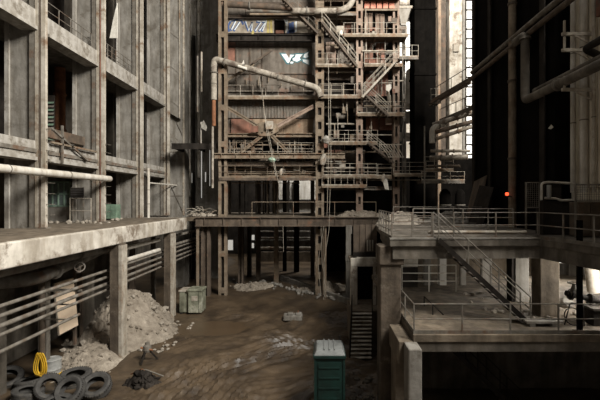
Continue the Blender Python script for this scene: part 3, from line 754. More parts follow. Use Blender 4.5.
# more pipework and hangers in the lower half
for k in range(26):
    a = random.uniform(228, 345); p = P(a, random.uniform(137, 150), random.uniform(35.9, 36.4))
    MB().tube([p, p+Vector((0,0,-random.uniform(1.2, 3.2)))], random.uniform(.025, .06), 6).build('hanger_pipe', random.choice(['steel_tan','steel_brown','steel_pale','steel_grey']), bo)
for k, (py, a, b2, r, mm) in enumerate(((141, 226, 290, .05, 'steel_pale'), (145, 240, 314, .07, 'steel_tan'), (149, 226, 262, .10, 'pipe_wrap'), (160, 226, 300, .08, 'steel_brown'), (161.5, 290, 346, .06, 'steel_pale'), (169, 226, 316, .10, 'steel_tan'), (171.5, 250, 345, .05, 'steel_pale'), (180, 226, 316, .06, 'steel_brown'), (183, 232, 300, .04, 'steel_tan'))):
    MB().tube([P(a, py, 36.2), P(b2, py, 36.2)], r, 8).build('level_pipe', mm, bo, True)
for k in range(24):
    a = random.uniform(226, 345); py = random.uniform(139, 172); w = random.uniform(.12, .38); h = random.uniform(.12, .35); p = P(a, py, 36.1)
    bx(p.x-w, p.x+w, p.y-.12, p.y+.12, p.z-h, p.z+h).build('junction_box', random.choice(['steel_tan','steel_brown','steel_grey','casing_red','steel_pale','casing']), bo)
for k in range(14):
    a = random.uniform(226, 282); p = P(a, 179, random.uniform(38, 44)); MB().tube([p, Vector((p.x, p.y, SZ+.02))], random.uniform(.04, .12), 8).build('down_pipe', random.choice(['steel_brown','steel_tan','steel_dark','steel_grey']), bo)
for k in range(30):
    a = random.uniform(326, 396); py = random.choice((20, 30, 47, 60, 78, 92, 106, 124, 136, 152, 168))+random.uniform(-3, 5); p = P(a, py, 35.6); w = random.uniform(.10, .32); h = random.uniform(.12, .42)
    bx(p.x-w, p.x+w, p.y-.12, p.y+.12, p.z-h, p.z+h).build('casing_box', random.choice(['steel_tan','steel_brown','steel_grey','casing_red','pink_panel','steel_pale','casing']), bo)
for k in range(26):
    a = random.uniform(326, 396); p = P(a, random.uniform(4, 150), 35.3)
    MB().tube([p, p+Vector((0,0,-random.uniform(.8, 2.4)))], random.uniform(.02, .05), 6).build('riser_pipe', random.choice(['steel_tan','steel_pale','steel_pale','steel_grey']), bo)
for k, (py, p0, p1) in enumerate(((19, 326, 355), (45, 326, 352), (72, 326, 356), (83, 364, 392), (106, 364, 396), (124, 326, 355), (135, 364, 392), (152, 340, 392), (168, 326, 392), (180, 326, 420))):
    MB().tube([P(p0, py, 35.5), P(p1, py, 35.5)], .05+.02*(k % 3), 8).build('level_pipe', ['steel_pale','steel_tan','pipe_wrap'][k % 3], bo, True)
# lattice columns
lattice('slender twin channel column at left end of boiler, pale tan', 218.3, 226.6, 35.0, .0, 40, 'steel_tan', pitch=3.2, plate=.5)
lattice('latticed middle column of boiler with batten plates, full height', 315.5, 324.0, 35.0, .0, 40, 'steel_tan', pitch=1.25, plate=.6)
lattice('latticed right-bay column of boiler behind stair landings', 356.3, 362.8, 35.0, SZ, 40, 'pink_panel', pitch=1.25, plate=.6)
lattice('latticed outer right column of boiler beside bright far wall', 393, 399.5, 35.6, SZ, 40, 'pink_panel', pitch=1.5, plate=.6)
lattice('brown boiler leg below deck, left of the slender twin column', 201, 209.5, 34.6, 0, 6.5, 'steel_brown', pitch=1.1, web='steel_brown', solid=True)
lattice('grey boiler leg below deck, third leg from left', 238, 243, 39, 0, 6.5, 'steel_brown', pitch=1.2, web='steel_brown', solid=True)
lattice('dark boiler leg below deck, in shade left of daylit gap', 247, 251, 44, 0, 6.5, 'steel_brown', pitch=1.2, web='steel_brown', solid=True)
t = thing('angle_post', 'thin pale angle post under left end of the deck girder', 'post', (bX(197.5, 34.3), 34.3, 0))
bx(bX(196.3, 34.3), bX(197.3, 34.3), 34.3, 34.42, 0, 6.4).build('leg_plate', 'steel_tan', t); bx(bX(197.3, 34.3), bX(199, 34.3), 34.3, 34.33, 0, 6.4).build('leg_plate', 'steel_tan', t)
bx(bX(195, 34.3), bX(200, 34.3), 34.15, 34.6, -.05, .06).build('base_plate', 'steel_tan', t)
t = thing('support_post', 'slim tan post beside latticed middle column below deck', 'post', (bX(325.5, 34.3), 34.3, 0))
bx(bX(324.6, 34.3), bX(326.4, 34.3), 34.2, 34.4, -.05, 6.5).build('shaft', 'steel_tan', t)
bx(bX(323.9, 34.3), bX(327.1, 34.3), 34.1, 34.5, -.05, .06).build('base_plate', 'steel_tan', t)
# inner legs under the boiler
for k, (px, Y, m, lab) in enumerate(((258, 42, 'steel_brown', 'dark inner boiler leg seen left of bright rear wall'), (276, 40, 'steel_tan', 'tan inner boiler leg in front of the rear white wall'), (296.5, 46, 'steel_dark', 'black inner boiler leg splitting the bright rear wall'), (284.5, 47, 'steel_dark', 'thin black inner boiler leg at left edge of bright rear wall'), (312.5, 44, 'steel_brown', 'brown inner boiler leg just left of middle column'))):
    t = thing('steel_column', lab, 'column', (bX(px, Y), Y, SZ))
    w = .22 if k != 2 else .3
    bx(bX(px, Y)-w, bX(px, Y)+w, Y, Y+.08, 0, 11).build('flange', m, t); bx(bX(px, Y)-.04, bX(px, Y)+.04, Y+.08, Y+.4, 0, 11).build('web', m, t)
    bx(bX(px, Y)-w, bX(px, Y)+w, Y+.4, Y+.48, 0, 11).build('flange', m, t)

# girders
def girder(label, px0, px1, py0, py1, Y, m, name='steel_girder', d=.35, stiff=6):
    t = thing(name, label, 'girder', (bX((px0+px1)/2, Y), Y+d/2, bZ(py1, Y)))
    x0, x1, z0, z1 = bX(px0, Y), bX(px1, Y), bZ(py1, Y), bZ(py0, Y); f = min(.08, (z1-z0)*.18)
    bx(x0, x1, Y+d*.45, Y+d*.55, z0+f, z1-f).build('web', m, t)
    bx(x0, x1, Y, Y+d, z1-f, z1).build('top_flange', m, t); bx(x0, x1, Y, Y+d, z0, z0+f).build('bottom_flange', m, t)
    for k in range(stiff):
        x = x0+(x1-x0)*(k+.5)/stiff; bx(x-.02, x+.02, Y+.03, Y+d*.45, z0+f, z1-f).build('stiffener', m, t)
    return t
girder('long brown deck girder spanning the hall below the boiler', 195, 382, 217, 226.5, 34.0, 'steel_brown', stiff=10)
girder('thick dark girder under the painted graffiti panels', 216, 318, 34, 41, 35.6, 'steel_dark')
girder('tan girder just under the tan casing panels', 218, 318, 133, 137, 35.6, 'steel_tan')
girder('tan girder below the crossed braces', 214, 345, 153, 158.5, 34.7, 'steel_tan', stiff=9)
girder('brown girder, second below the crossed braces', 220, 318, 163.5, 166.5, 35.7, 'steel_brown')
girder('tan girder above the open ground storey of boiler', 220, 318, 173, 178, 35.7, 'steel_tan')
girder('brown girder at top of casing beside coral panels', 224, 316, 15, 17.5, 36.2, 'steel_brown')
girder('rust girder under the corrugated casing panels', 226, 316, 97.5, 100, 36.2, 'steel_brown')
girder('dark girder above latticed right-bay column, below long railing', 326, 392, 186.5, 190, 35.2, 'steel_grey')

# walkways
walkway('narrow walkway below graffiti letters with broken railing', bX(226), bX(342), 35.6, 36.6, bZ(95), rm='steel_pale', step=1.1, rails=(1,.5))
walkway('walkway with pale edge in front of the pink doors', bX(343.5), bX(407), 34.5, 36.15, bZ(37), m='steel_pale', step=1.0)
walkway('walkway left of right-bay column, second level from top', bX(317), bX(358), 34.6, 36.15, bZ(66.5), m='steel_pale', step=1.0)
walkway('walkway right of right-bay column, second level from top', bX(364), bX(402), 34.6, 36.15, bZ(66), m='steel_pale', step=1.0)
walkway('walkway at the elbow end of the diagonal lagged pipe', bX(320), bX(365.5), 34.6, 36.15, bZ(97), m='steel_tan', step=1.1, ends=False)
walkway('walkway below the light ascending stair, right bay', bX(357), bX(404), 34.6, 36.15, bZ(114.5), m='steel_tan', step=.9)
walkway('walkway left of the rust gap, mid height', bX(329), bX(377), 34.6, 36.15, bZ(143), m='steel_tan', step=.9, rails=(1, .66, .33))
walkway('long walkway over the dark lower bay, left half', bX(323), bX(376), 34.5, 37.5, bZ(176), m='steel_tan', step=.8, rails=(1,.66,.33))
walkway('long walkway over the dark lower bay, right half', bX(392), bX(424), 34.3, 37.5, bZ(175), m='steel_pale', step=1.3, rails=(1,.66,.33))
walkway('middle piece of walkway over the dark lower bay with pale rails', bX(363.5), bX(391), 34.6, 37.4, bZ(176.5), m='steel_tan', step=1.2, rails=(1,.66,.33))
walkway('low narrow walkway with short posts below the long walkway', bX(322), bX(366), 34.4, 35.3, bZ(186), m='steel_pale', step=.55, rails=(.75,))
walkway('small outer bracket walkway in front of the bright far wall', bX(400), bX(419), 35.2, 36.2, bZ(56), m='steel_grey', step=.6)
walkway('walkway with open railing in front of crossed braces', bX(277), bX(313), 35.4, 36.4, bZ(154), m='steel_tan', step=1.1, rails=(1.0,.5))
walkway('long railed walkway under the brown girder, left half', bX(222), bX(314), 35.4, 36.4, bZ(163), m='steel_brown', step=.8)
walkway('dark platform between the grey pier and left boiler column', bX(174, 36), bX(222, 36), 35.4, 38.1, bZ(144.5, 36), m='steel_dark', rm='steel_dark', th=.5, rail=False)
walkway('top walkway above the coral panels', bX(318), bX(400), 34.6, 37, bZ(-3), m='steel_tan', rail=False)
walkway('railed walkway at left end in front of crossed braces', bX(219), bX(262), 35.3, 36.3, bZ(154), m='steel_tan', rm='steel_tan', step=1.0, rails=(1,.5))
walkway('long railed walkway above the open ground storey, left', bX(219), bX(316), 34.9, 36.0, bZ(178), m='steel_brown', rm='steel_tan', step=1.5, rails=(1,.5))
walkway('top right walkway over the middle column', bX(318), bX(356), 34.6, 37, bZ(15), m='steel_grey', rm='steel_tan', step=1.0, rails=(1,.5))
# main deck behind the deck girder
struct('floor_deck', bx(bX(186, 34.3), 5.2, 34.36, 47, SZ-.35, SZ), 'concrete_brown')
railing('long single rail along the deck below the boiler', [(bX(252, 34.6), 34.6, SZ), (bX(376, 34.6), 34.6, SZ)], h=1.28, step=3.2, rails=(1.0,), toe=False, r=.03, m='steel_tan')

# stairs of the right bay
stair('dark steep stair at top left of the lattice column', B(318, 33, 34.7), B(279, -6, 34.7), .75, 14, 'steel_brown', 'steel_grey')
stair('stair from pink door walkway down to next level', B(357, 66, 34.0), B(322, 22, 34.0), .7, 16, 'steel_brown', 'steel_pale')
stair('light stair rising to the right, in front of the lattice column', B(362.5, 97, 33.7), B(397, 60, 33.7), .75, 15, 'steel_pale', 'steel_pale')
stair('short stair falling to the right below the light rising stair', B(389, 116, 33.9), B(365, 94, 33.9), .7, 9, 'steel_brown', 'steel_pale')
stair('stair falling right towards the long walkway, lower right bay', B(394, 163, 33.9), B(368, 142, 33.9), .75, 9, 'steel_brown', 'steel_pale')
# baluster panel next to the lower stair
t = thing('guard_grille', 'pale barred guard grille beside the lower right stair', 'grille', B(396, 156, 33.7))
for k in range(7):
    MB().bar(B(381+k*2.6, 145, 33.7), B(389+k*2.4, 157, 33.7), .05).build('bar', 'steel_pale', t)
MB().bar(B(380, 144.5, 33.7), B(402, 144.5, 33.7), .06).build('top_rail', 'steel_pale', t); MB().bar(B(388, 157, 33.7), B(404, 157, 33.7), .06).build('bottom_rail', 'steel_pale', t)

# lagged pipe
pipe('fat diagonal lagged pipe sloping across the boiler front', [B(213.5, 68, 34.6), B(214.5, 59, 34.6), B(300, 83, 34.6), B(317.5, 88, 34.6), B(321, 97, 34.6)], .27, 'pipe_wrap', flanges=((1, .12), (1, .35), (1, .75), (2, .3)), rr=.5, bands=.35)
mb = MB(); mb.extr([B(240.5, 67, 34.4), B(243.5, 60, 34.4), B(245.5, 67.5, 34.4)], (0, .1, 0)); mb.tube([B(238, 66, 34.3), B(247, 69, 34.3)], .12, 8)
solo('lagging_tatter', mb, 'cloth', 'torn white lagging tatter on top of the diagonal lagged pipe', 'rag')
pipe('vertical lagged pipe with white wrapping left of boiler', [B(213.8, 68, 34.6), B(213.8, 100, 34.6)], .26, 'pipe_wrap', flanges=((0, .15),), bands=.4)
pipe('rust red pipe below the white wrapped vertical pipe', [B(213.8, 100, 34.6), B(213.8, 126, 34.6)], .17, 'rust')
pipe('thin pale pipe below the rust red vertical pipe', [B(212.6, 126, 34.6), B(212.6, 188, 34.6)], .10, 'pipe_wrap', bands=.3)
pipe('thin pale pipe far left of the boiler', [B(201.5, 52, 36), B(201.5, 92, 36)], .09, 'steel_pale')
pipe('thin grey pipe beside the pale pipe, far left', [B(197.5, 56, 36), B(197.5, 112, 36)], .08, 'steel_grey')
pipe('thin white vertical pipe beside the dark platform', [B(201, 122, 36.2), B(201, 144, 36.2)], .07, 'pipe_white')
pipe('fat horizontal pipe at top of boiler with upturned end', [B(293, 11, 34.4), B(340, 11, 34.4), B(350, 6, 34.4), B(354, -4, 34.4)], .26, 'pipe_wrap', flanges=((0, .3), (0, .95)), rr=.6)
pipe('thin pale pipe under the fat horizontal pipe at top', [B(250, 14.3, 35.2), B(342, 14.3, 35.2)], .10, 'steel_tan')
pipe('fat dark pipe along the top left of the boiler', [B(222, 4, 35.4), B(292, 8, 35.4)], .28, 'steel_brown', flanges=((0, .4),))
pipe('second dark pipe along the top left of the boiler', [B(246, 10.5, 35.6), B(292, 11.5, 35.6)], .20, 'steel_grey')
pipe('thin pale pipe across the dark gap of right bay', [B(362, 51, 34.9), B(398, 51, 34.9)], .07, 'steel_pale')
pipe('pale pipe in the dark recess of right bay, mid height', [B(322, 107, 36), B(346, 107, 36)], .13, 'pipe_wrap')
pipe('second pale pipe in the dark recess, short with box end', [B(336, 116, 36), B(345, 116, 36)], .28, 'steel_grey')
# braces
def brace(label, a, b, m='steel_tan', w=.26, Y=35.5):
    t = thing('diagonal_brace', label, 'brace', B(*a, Y))
    p, q = B(*a, Y), B(*b, Y); d = (q-p).normalized(); s = Vector((-d.z, 0, d.x))*w*.36
    MB().bar(p+s, q+s, .10, .10).build('angle_bar', m, t); MB().bar(p-s, q-s, .10, .10).build('angle_bar', m, t)
    MB().bar(p+Vector((0,.05,0)), q+Vector((0,.05,0)), .05, w).build('web', m, t)
brace('rusty brace falling right from the left column to knot', (226, 107), (258, 126))
brace('rusty brace rising right from knot to the middle column', (274, 128), (314, 106), 'pink_panel', .34)
brace('rusty brace falling left from the knot to tan girder', (262, 136), (240, 153))
brace('rusty brace falling right from the knot to tan girder', (272, 136), (288, 152))
brace('thin brace across the grey casing above left walkway', (226, 81), (254, 64), w=.16)
brace('thin brace across the red casing patch up to dark girder', (243, 70), (272, 50), 'steel_brown', w=.14)
t = thing('gusset_knot', 'pale gusset plate where the crossed braces meet', 'gusset plate', B(266, 131, 35.4))
MB().extr([B(254,131,35.35), B(258,123,35.35), B(268,121,35.35), B(277,124,35.35), B(279,131,35.35), B(270,136,35.35), B(260,136,35.35)], (0,.06,0)).build('plate', 'steel_tan', t)
pan(266, 273, 121, 129, 35.0, .3).build('junction_box', 'steel_pale', t)
pan(251, 258, 126, 132, 35.1, .2).build('junction_box', 'casing_red', t)
for px in (257, 262, 267, 272): MB().cyl(B(px, 132.5, 35.35), B(px, 132.5, 35.3), .07, 8).build('bolt', 'steel_dark', t)

# hopper shaped funnel right top, with white sheets
t = thing('feed_funnel', 'pale tapering funnel at the upper right corner of boiler', 'funnel', B(406, 24, 36.4))
mb = MB(); Y = 36.4; p = [B(398.5, 8, Y), B(411, 8, Y), B(406, 25, Y), B(401, 25, Y)]
mb.extr(p, (0, 1.0, 0)); mb.build('cone', 'concrete_pale', t)
pan(397.5, 412.5, 5.5, 8, Y-.05, 1.1).build('rim', 'steel_pale', t); pan(399.5, 407, 25, 37, Y+.1, .6).build('chute', 'steel_grey', t)
lattice('slim grey outermost post right of boiler by far wall', 402.5, 405.5, 35.8, SZ, bZ(25), 'steel_grey', d=.3, pitch=2)
t = thing('rag', 'small white rag caught on the stair in the right bay', 'rag', B(388, 92, 34.5))
MB().extr([B(386,85,34.6), B(391,84,34.6), B(391.5,88,34.6), B(389,92,34.6), B(386,90,34.6)], (0,.06,0)).build('cloth', 'cloth', t)
solo('rag', MB().extr([B(382,178,34.6), B(387,178,34.6), B(389,190,34.5), B(385,189,34.5)], (0,.06,0)), 'cloth', 'small white rag dangling under the long walkway', 'rag')
solo('rag', MB().extr([B(201,124,36), B(203.5,120,36), B(207,127,36), B(206,131,36), B(201.5,128,36)], (0,.06,0)), 'cloth', 'small white scrap of sheet hanging left of the boiler', 'rag')
# clutter on decks
for k, (px, py, m, w, h, lab) in enumerate(((326, 140, 'concrete_pale', 8, 8, 'pale lagged valve body bunched on middle column'), (272, 160, 'pale_green', 8, 5, 'pale green lagging bundle hanging at tan girder'), (281, 172, 'steel_pale', 4, 7, 'small pale valve hanging below brown girder'), (383, 178, 'steel_pale', 4, 8, 'small pale valve under the long walkway'), (341, 33, 'cloth', 4, 5, 'small white lamp housing beside the upper stair'), (323, 160, 'steel_pale', 7, 12, 'tangle of pale pipe fittings beside middle column'))):
    Y = 34.5; c = B(px, py, Y)
    t = thing('valve', lab, 'valve', c)
    MB().lathe([(0,-h*.04),(w*.03,-h*.035),(w*.045,0),(w*.03,h*.03),(w*.02,h*.045),(0,h*.045)], c, (.2,0,1), 12).build('body', m, t, True)
    MB().tube([c+Vector((-w*.06,0,-.05)), c+Vector((w*.06,0,.08))], .06, 8).build('spindle', 'steel_grey', t)
    MB().lathe([(.12,-.02),(.16,-.02),(.16,.02),(.12,.02)], c+Vector((w*.06,-.1,.08)), (0,1,.1), 12, True).build('hand_wheel', 'steel_grey', t)
for k in range(18):
    px = random.uniform(189, 214); Y = random.uniform(34.6, 36); z = SZ
    solo('rubble_chunk', MB().rock((bX(px, Y), Y, z+.12), random.uniform(.12, .3)), 'rubble', 'pale masonry lump on deck in front of the grey pier', 'rubble', 'masonry lumps on deck by the pier')
mb = MB()
for k in range(30):
    Y = random.uniform(34.8, 36.6); a = Vector((bX(random.uniform(190, 212), Y), Y, SZ+random.uniform(.05, .6)))
    b = a+Vector((random.uniform(-1.2,1.2), random.uniform(-.5,.5), random.uniform(-.3,.3))); b.z = max(b.z, SZ+.05)
    mb.tube([a, (a+b)/2+Vector((0,0,.15)), b], .025, 5)
solo('wire_tangle', mb, 'steel_pale', 'tangle of pale wires heaped on deck beside the pier', 'wire', kind='stuff')
heap('debris_heap', 'low heap of pale debris along the deck right of the middle column', bX(362, 35), 35.1, 2.9, .6, .55, 'dirt', 21, zb=SZ, ns=.12, stones=60)
heap('debris_heap', 'pale rubble mound beyond the corner of right platform', XA(402, 25), 25.2, 1.6, 1.5, .75, 'rubble', 23, zb=SZ, ns=.15, stones=60)

# hanging cables
def cable(label, pts, r=.022, m='steel_pale'):
    return solo('hanging_cable', MB().tube([B(*p) for p in pts], r, 6), m, label, 'cable', smooth=True)
cable('thin pale cable hanging down the middle column, left one', [(328.5, 60, 33.6), (328.7, 150, 33.6), (327, 216, 33.6)])
cable('thin pale cable from top to bottom right of middle column', [(330.5, 88, 33.5), (331, 160, 33.5), (329, 230, 33.5), (324, 262, 33.5), (325, 300, 33.5)])
cable('thin cable slanting across crossed braces to the tan girder', [(262, 88, 34.2), (266, 128, 34.2), (276, 176, 34.2)])
cable('thin cable slanting right from brace knot down to deck', [(259, 76, 34.3), (264, 110, 34.3), (281, 196, 34.3)])
cable('loose cable looping below deck beside middle column', [(321, 226, 33.7), (322, 262, 33.7), (326, 290, 33.5), (323, 300, 33.4)])
cable('loose cable hanging below deck against slim tan post', [(324, 226, 33.6), (318, 262, 33.6), (321, 296, 33.3)])
cable('thin pale cable dangling from the walkway end below deck', [(283, 226, 33.7), (283.5, 252, 33.7)], .018)

# far rooms seen under the boiler
t = struct('wall_back_panel', bx(bX(278, 58), bX(316, 58), 58, 58.3, SZ-2, bZ(178, 58)), 'white_wall')
struct('wall_back_pier', bx(bX(294, 57.5), bX(298.5, 57.5), 57.4, 58, SZ-2, 11.5), 'steel_dark')
struct('floor_portal', bx(XA(350, 25.2), 3.75, 25.2, 26.7, 4.8, 4.98), 'concrete_brown')
struct('wall_back_pier', bx(bX(288, 57.5), bX(289.5, 57.5), 57.4, 58, SZ-2, 11.5), 'steel_dark')
struct('trim_rear', bx(bX(276, 57.6), bX(318, 57.6), 57.5, 58, bZ(203, 57.6), bZ(199.5, 57.6)), 'steel_dark')
for k, (a, b, c, d) in enumerate(((251, 254.5, 235, 240), (257.5, 260, 235, 250), (251.5, 254, 243, 248), (227, 233, 240, 250))):
    o = struct(f'window_{k+5}', bx(bX(a, 60)-.1, bX(b, 60)+.1, 60, 60.1, bZ(d, 60)-.1, bZ(c, 60)+.1), 'steel_dark')
    bx(bX(a, 60), bX(b, 60), 59.96, 60.02, bZ(d, 60), bZ(c, 60)).build('pane', 'window_far', o)
for k, (py, m, lab) in enumerate(((231.5, 'steel_grey', 'pale horizontal pipe far back below deck, topmost'), (238, 'steel_grey', 'dark horizontal pipe far back below deck, middle'), (248, 'steel_pale', 'pale horizontal pipe far back below deck, lowest'))):
    pipe(lab, [P(258, py, 52), P(314, py, 52)], .10+.05*k, m)
struct('wall_back_low', bx(bX(258, 54), bX(330, 54), 54, 54.3, 0, bZ(252, 54)), 'concrete_brown')
struct('wall_back_low', bx(bX(255, 49), bX(330, 49), 49, 49.2, bZ(246, 49), bZ(240, 49)), 'concrete')
# kerb and strip of rubble on the mud
t = thing('concrete_kerb', 'low pale concrete kerb running obliquely below the deck', 'kerb', (-.5, 36.5, .1))
MB().bar((-4.0, 41.5, .62), (2.55, 32.2, .42), .3, .45).build('kerb_stone', 'concrete', t)
MB().bar((-4.2, 41.3, .25), (2.3, 32.0, .1), .12, .3).build('footing', 'concrete_dark', t)
for k in range(70):
    f = random.random(); x = -7+f*10+random.uniform(-.5,.5); y = 40-f*7.2+random.uniform(-.8, 1.6); s = random.uniform(.08, .26)
    solo('rubble_chunk', MB().rock((x, y, g(x, y)+s*.4), s), 'concrete', 'rubble lump in the strip of debris along the low kerb', 'rubble', 'rubble lumps along the kerb')
heap('debris_heap', 'long low ridge of dark rubble behind the low kerb', 0.6, 37.2, 3.2, 1.6, .8, 'dirt', 31, ns=.2, stones=90, base=.2)
heap('debris_heap', 'grey rubble spread under the deck left of kerb', -6.2, 38.5, 2.6, 1.6, .5, 'dirt', 33, ns=.18, stones=80, base=.2)
# concrete block
t = thing('concrete_block', 'grey concrete block with cut-outs lying on the mud', 'block', (-2.0, 29.2, 0))
z = g(-2, 29.2)-.04
bx(-2.65, -1.3, 28.8, 29.6, z, z+.36).build('slab', 'concrete', t, bevel=.04)
for x in (-2.35, -1.75): bx(x, x+.4, 28.9, 29.4, z+.36, z+.5).build('upstand', 'concrete', t, bevel=.03)
MB().tube(rounded([(-1.6, 29.1, z+.36), (-1.6, 29.1, z+.62), (-1.6, 29.35, z+.62), (-1.6, 29.35, z+.36)], .1), .025, 6).build('lifting_loop', 'rust', t)
# ================================================================ RIGHT SIDE
# concrete portal at the far end of the right platform
t = thing('concrete_column', 'concrete column under deck left of the pale concrete portal', 'column', (bX(349, 33.6), 33.8, 0))
bx(bX(346, 33.6), bX(352, 33.6), 33.6, 34.2, 0, 6.5).build('shaft', 'concrete', t, bevel=.03)
bx(bX(345.5, 33.6), bX(354, 33.6), 33.5, 34.3, bZ(261, 33.6), bZ(256, 33.6)).build('collar', 'concrete', t)
Yp = 25.2
t = thing('concrete_portal', 'pale concrete door portal at head of the steel steps', 'portal', (XA(365, Yp), Yp, 1.8))
bx(XA(350.5, Yp), XA(357.5, Yp), Yp, Yp+.5, ZA(309, Yp), ZA(258, Yp)).build('jamb', 'concrete_white', t, bevel=.03)
bx(XA(350.5, Yp), XA(381, Yp), Yp-.02, Yp+.5, ZA(266.5, Yp), ZA(258, Yp)).build('lintel', 'concrete_white', t, bevel=.03)
bx(XA(373.5, Yp), XA(376, Yp), Yp, Yp+.3, ZA(305, Yp), ZA(266, Yp)).build('inner_jamb', 'concrete_white', t)
bx(XA(376, Yp), XA(383, Yp), Yp, Yp+.5, ZA(309, Yp), ZA(258, Yp)).build('jamb', 'concrete_brown', t)
struct('wall_stair', bx(XA(352, 26), XA(384, 26), 26.6, 26.8, 0, 6.4), 'steel_black')
struct('floor_landing', bx(XA(350, 24), 3.6, 23.75, 26.6, 0, ZA(310, 24)), 'concrete_brown')
t = thing('tank_panels', 'rust brown tank panels above the pale concrete portal', 'tank', (XA(364, 26), 26, 5))
for k in range(4): bx(XA(353.5+k*6, 26), XA(359+k*6, 26), 26, 26.3, ZA(252, 26), ZA(225, 26)).build('panel', 'steel_brown', t)
bx(XA(353, 26), XA(378, 26), 25.9, 26.3, 4.98, ZA(252, 26)).build('base', 'steel_dark', t)
for k in range(3):
    px = 367.5+k*2.6; MB().tube([P(px, 240, 25.8), P(px, 251, 25.8)], .05, 6).build('stub_pipe', 'steel_pale', t)
stair('dark steel steps with pale treads below the portal', (1.62, 21.75, .0), (1.9, 23.7, 2.05), 1.2, 12, 'steel_black', 'steel_dark', axis='y', tm='concrete_white')  # treads coloured much paler than the stringers

# right platform
pts = [(2.62, 15.0), (8.4, 15.2), (9.0, 11.5), (9.4, 7), (24, 7), (24, 34), (5.0, 34), (3.3, 23.4)]
struct('floor_right', MB().prism(pts, SZ-.28, SZ), 'concrete_dark', 'raised concrete floor of the right platform', bevel=.03)
struct('floor_right_beam', MB().prism([(2.75, 15.1), (8.4, 15.3), (8.4, 15.9), (2.75, 15.7)], SZ-.75, SZ-.28), 'concrete_dark')
struct('floor_right_beam', MB().prism([(8.4, 15.3), (9.05, 11.5), (9.45, 7), (10, 7), (9.0, 15.6)], SZ-.75, SZ-.28), 'concrete_dark')
struct('floor_right_beam', MB().prism([(2.75, 15.7), (3.3, 15.7), (4.1, 23.3), (3.5, 23.3)], SZ-.75, SZ-.28), 'concrete_dark')
struct('floor_right_kerb', MB().prism([(2.62, 14.98), (8.4, 15.18), (8.4, 15.3), (2.62, 15.1)], SZ, SZ+.06), 'concrete')
railing('front guard rail along edge of the right platform', [(2.75, 18.6, SZ), (2.72, 15.15, SZ), (4.25, 15.2, SZ)], h=1.0, step=.75, rails=(1.0, .66, .33), r=.02, m='steel_grey')
railing('front guard rail right of the stair head on right platform', [(5.1, 15.25, SZ), (8.35, 15.35, SZ), (8.95, 11.5, SZ)], h=1.0, step=1.55, rails=(1.0, .52), r=.022, m='steel_grey')
railing('second guard rail behind the front rail on right platform', [(4.0, 17.2, SZ), (8.3, 17.2, SZ)], h=1.1, step=1.1, rails=(1.0, .66, .3), r=.02, m='steel_grey')
railing('far guard rail across the back of the right platform', [(4.4, 24, SZ), (9.8, 24, SZ)], h=1.05, step=1.6, rails=(1.0, .5), r=.028, m='steel_grey')
pipe('thick grey pipe lying on right platform behind the front rail', [(4.3, 15.9, SZ+.2), (8.2, 15.9, SZ+.2)], .07, 'steel_pale')
stair('diagonal stair from right platform down to the lower landing', (7.55, 14.35, 4.2), (4.45, 15.0, SZ), .72, 15, 'steel_dark', 'steel_grey', tm='steel_grey')
# pillar at platform corner and wall below
t = thing('concrete_pillar', 'big dark concrete corner pillar carrying the right platform', 'pillar', (2.75, 15.6, 0))
bx(2.3, 3.1, 15.25, 16.1, -.2, SZ-.75).build('shaft', 'concrete_stained', t, bevel=.04)
bx(2.25, 3.2, 15.18, 16.15, SZ-1.0, SZ-.28).build('capital', 'concrete_stained', t, bevel=.04)
t = thing('concrete_pillar', 'dark concrete pillar behind the corner pillar, beside the steps', 'pillar', (3.3, 20.4, 0))
bx(3.0, 3.7, 20, 20.8, -.2, SZ-.75).build('shaft', 'concrete_brown', t, bevel=.04)
t = thing('concrete_pillar', 'thick concrete pillar at outer corner of the right platform', 'pillar', (8.85, 15.7, 4.2))
bx(8.45, 9.2, 15.35, 16.0, 4.2, SZ-.28).build('shaft', 'concrete_brown', t, bevel=.03)
t = thing('concrete_pillar', 'lit concrete pillar standing inside the lower room', 'pillar', (8.8, 17.8, 4.2))
bx(8.55, 9.15, 17.5, 18.1, 4.2, SZ-.28).build('shaft', 'concrete', t, bevel=.03)
bx(8.42, 8.55, 17.55, 18.05, 4.2, SZ-.28).build('steel_casing', 'steel_dark', t)
# lower landing
struct('floor_right_lower', MB().prism([(3.1, 13.3), (24, 13.3), (24, 24), (3.1, 24)], 3.95, 4.2), 'concrete_brown', 'lower concrete landing below the right platform', bevel=.02)
struct('floor_right_lower_beam', bx(3.1, 24, 13.35, 13.7, 3.62, 3.95), 'concrete_dark')
t = thing('concrete_buttress', 'concrete buttress with lit top under corner of lower landing', 'buttress', (2.95, 13.6, 0))
bx(2.78, 3.22, 12.6, 13.3, -.2, 3.98).build('end_pier', 'concrete', t, bevel=.04)
bx(2.62, 3.1, 13.3, 15.14, 3.2, 3.98).build('top_beam', 'concrete_brown', t, bevel=.03)
bx(2.70, 3.0, 14.3, 15.2, -.2, 3.2).build('rear_pier', 'concrete_brown', t)
railing('guard rail around the lower landing edge', [(3.15, 16.2, 4.2), (3.15, 13.4, 4.2), (9.6, 13.4, 4.2)], h=1.0, step=1.55, rails=(1.0, .5), r=.02, m='steel_grey')
t = thing('steel_post', 'thin dark steel post in front of the lower room windows', 'post', (XA(580, 13.45), 13.6, 4.2))
bx(XA(578.5, 13.5), XA(583, 13.5), 13.5, 13.62, 4.2, 8.0).build('shaft', 'steel_black', t)
bx(XA(576, 13.5), XA(585.5, 13.5), 13.42, 13.7, 4.2, 4.25).build('base_plate', 'steel_black', t)
stair('dim concrete-coloured stair under the lower landing', (7.9, 15.6, .2), (4.4, 15.6, 3.6), 1.3, 14, 'steel_dark', 'steel_dark', tm='concrete_dark')
struct('wall_right_lower', bx(3.4, 24, 18.4, 18.6, 0, 3.95), 'concrete_dark')
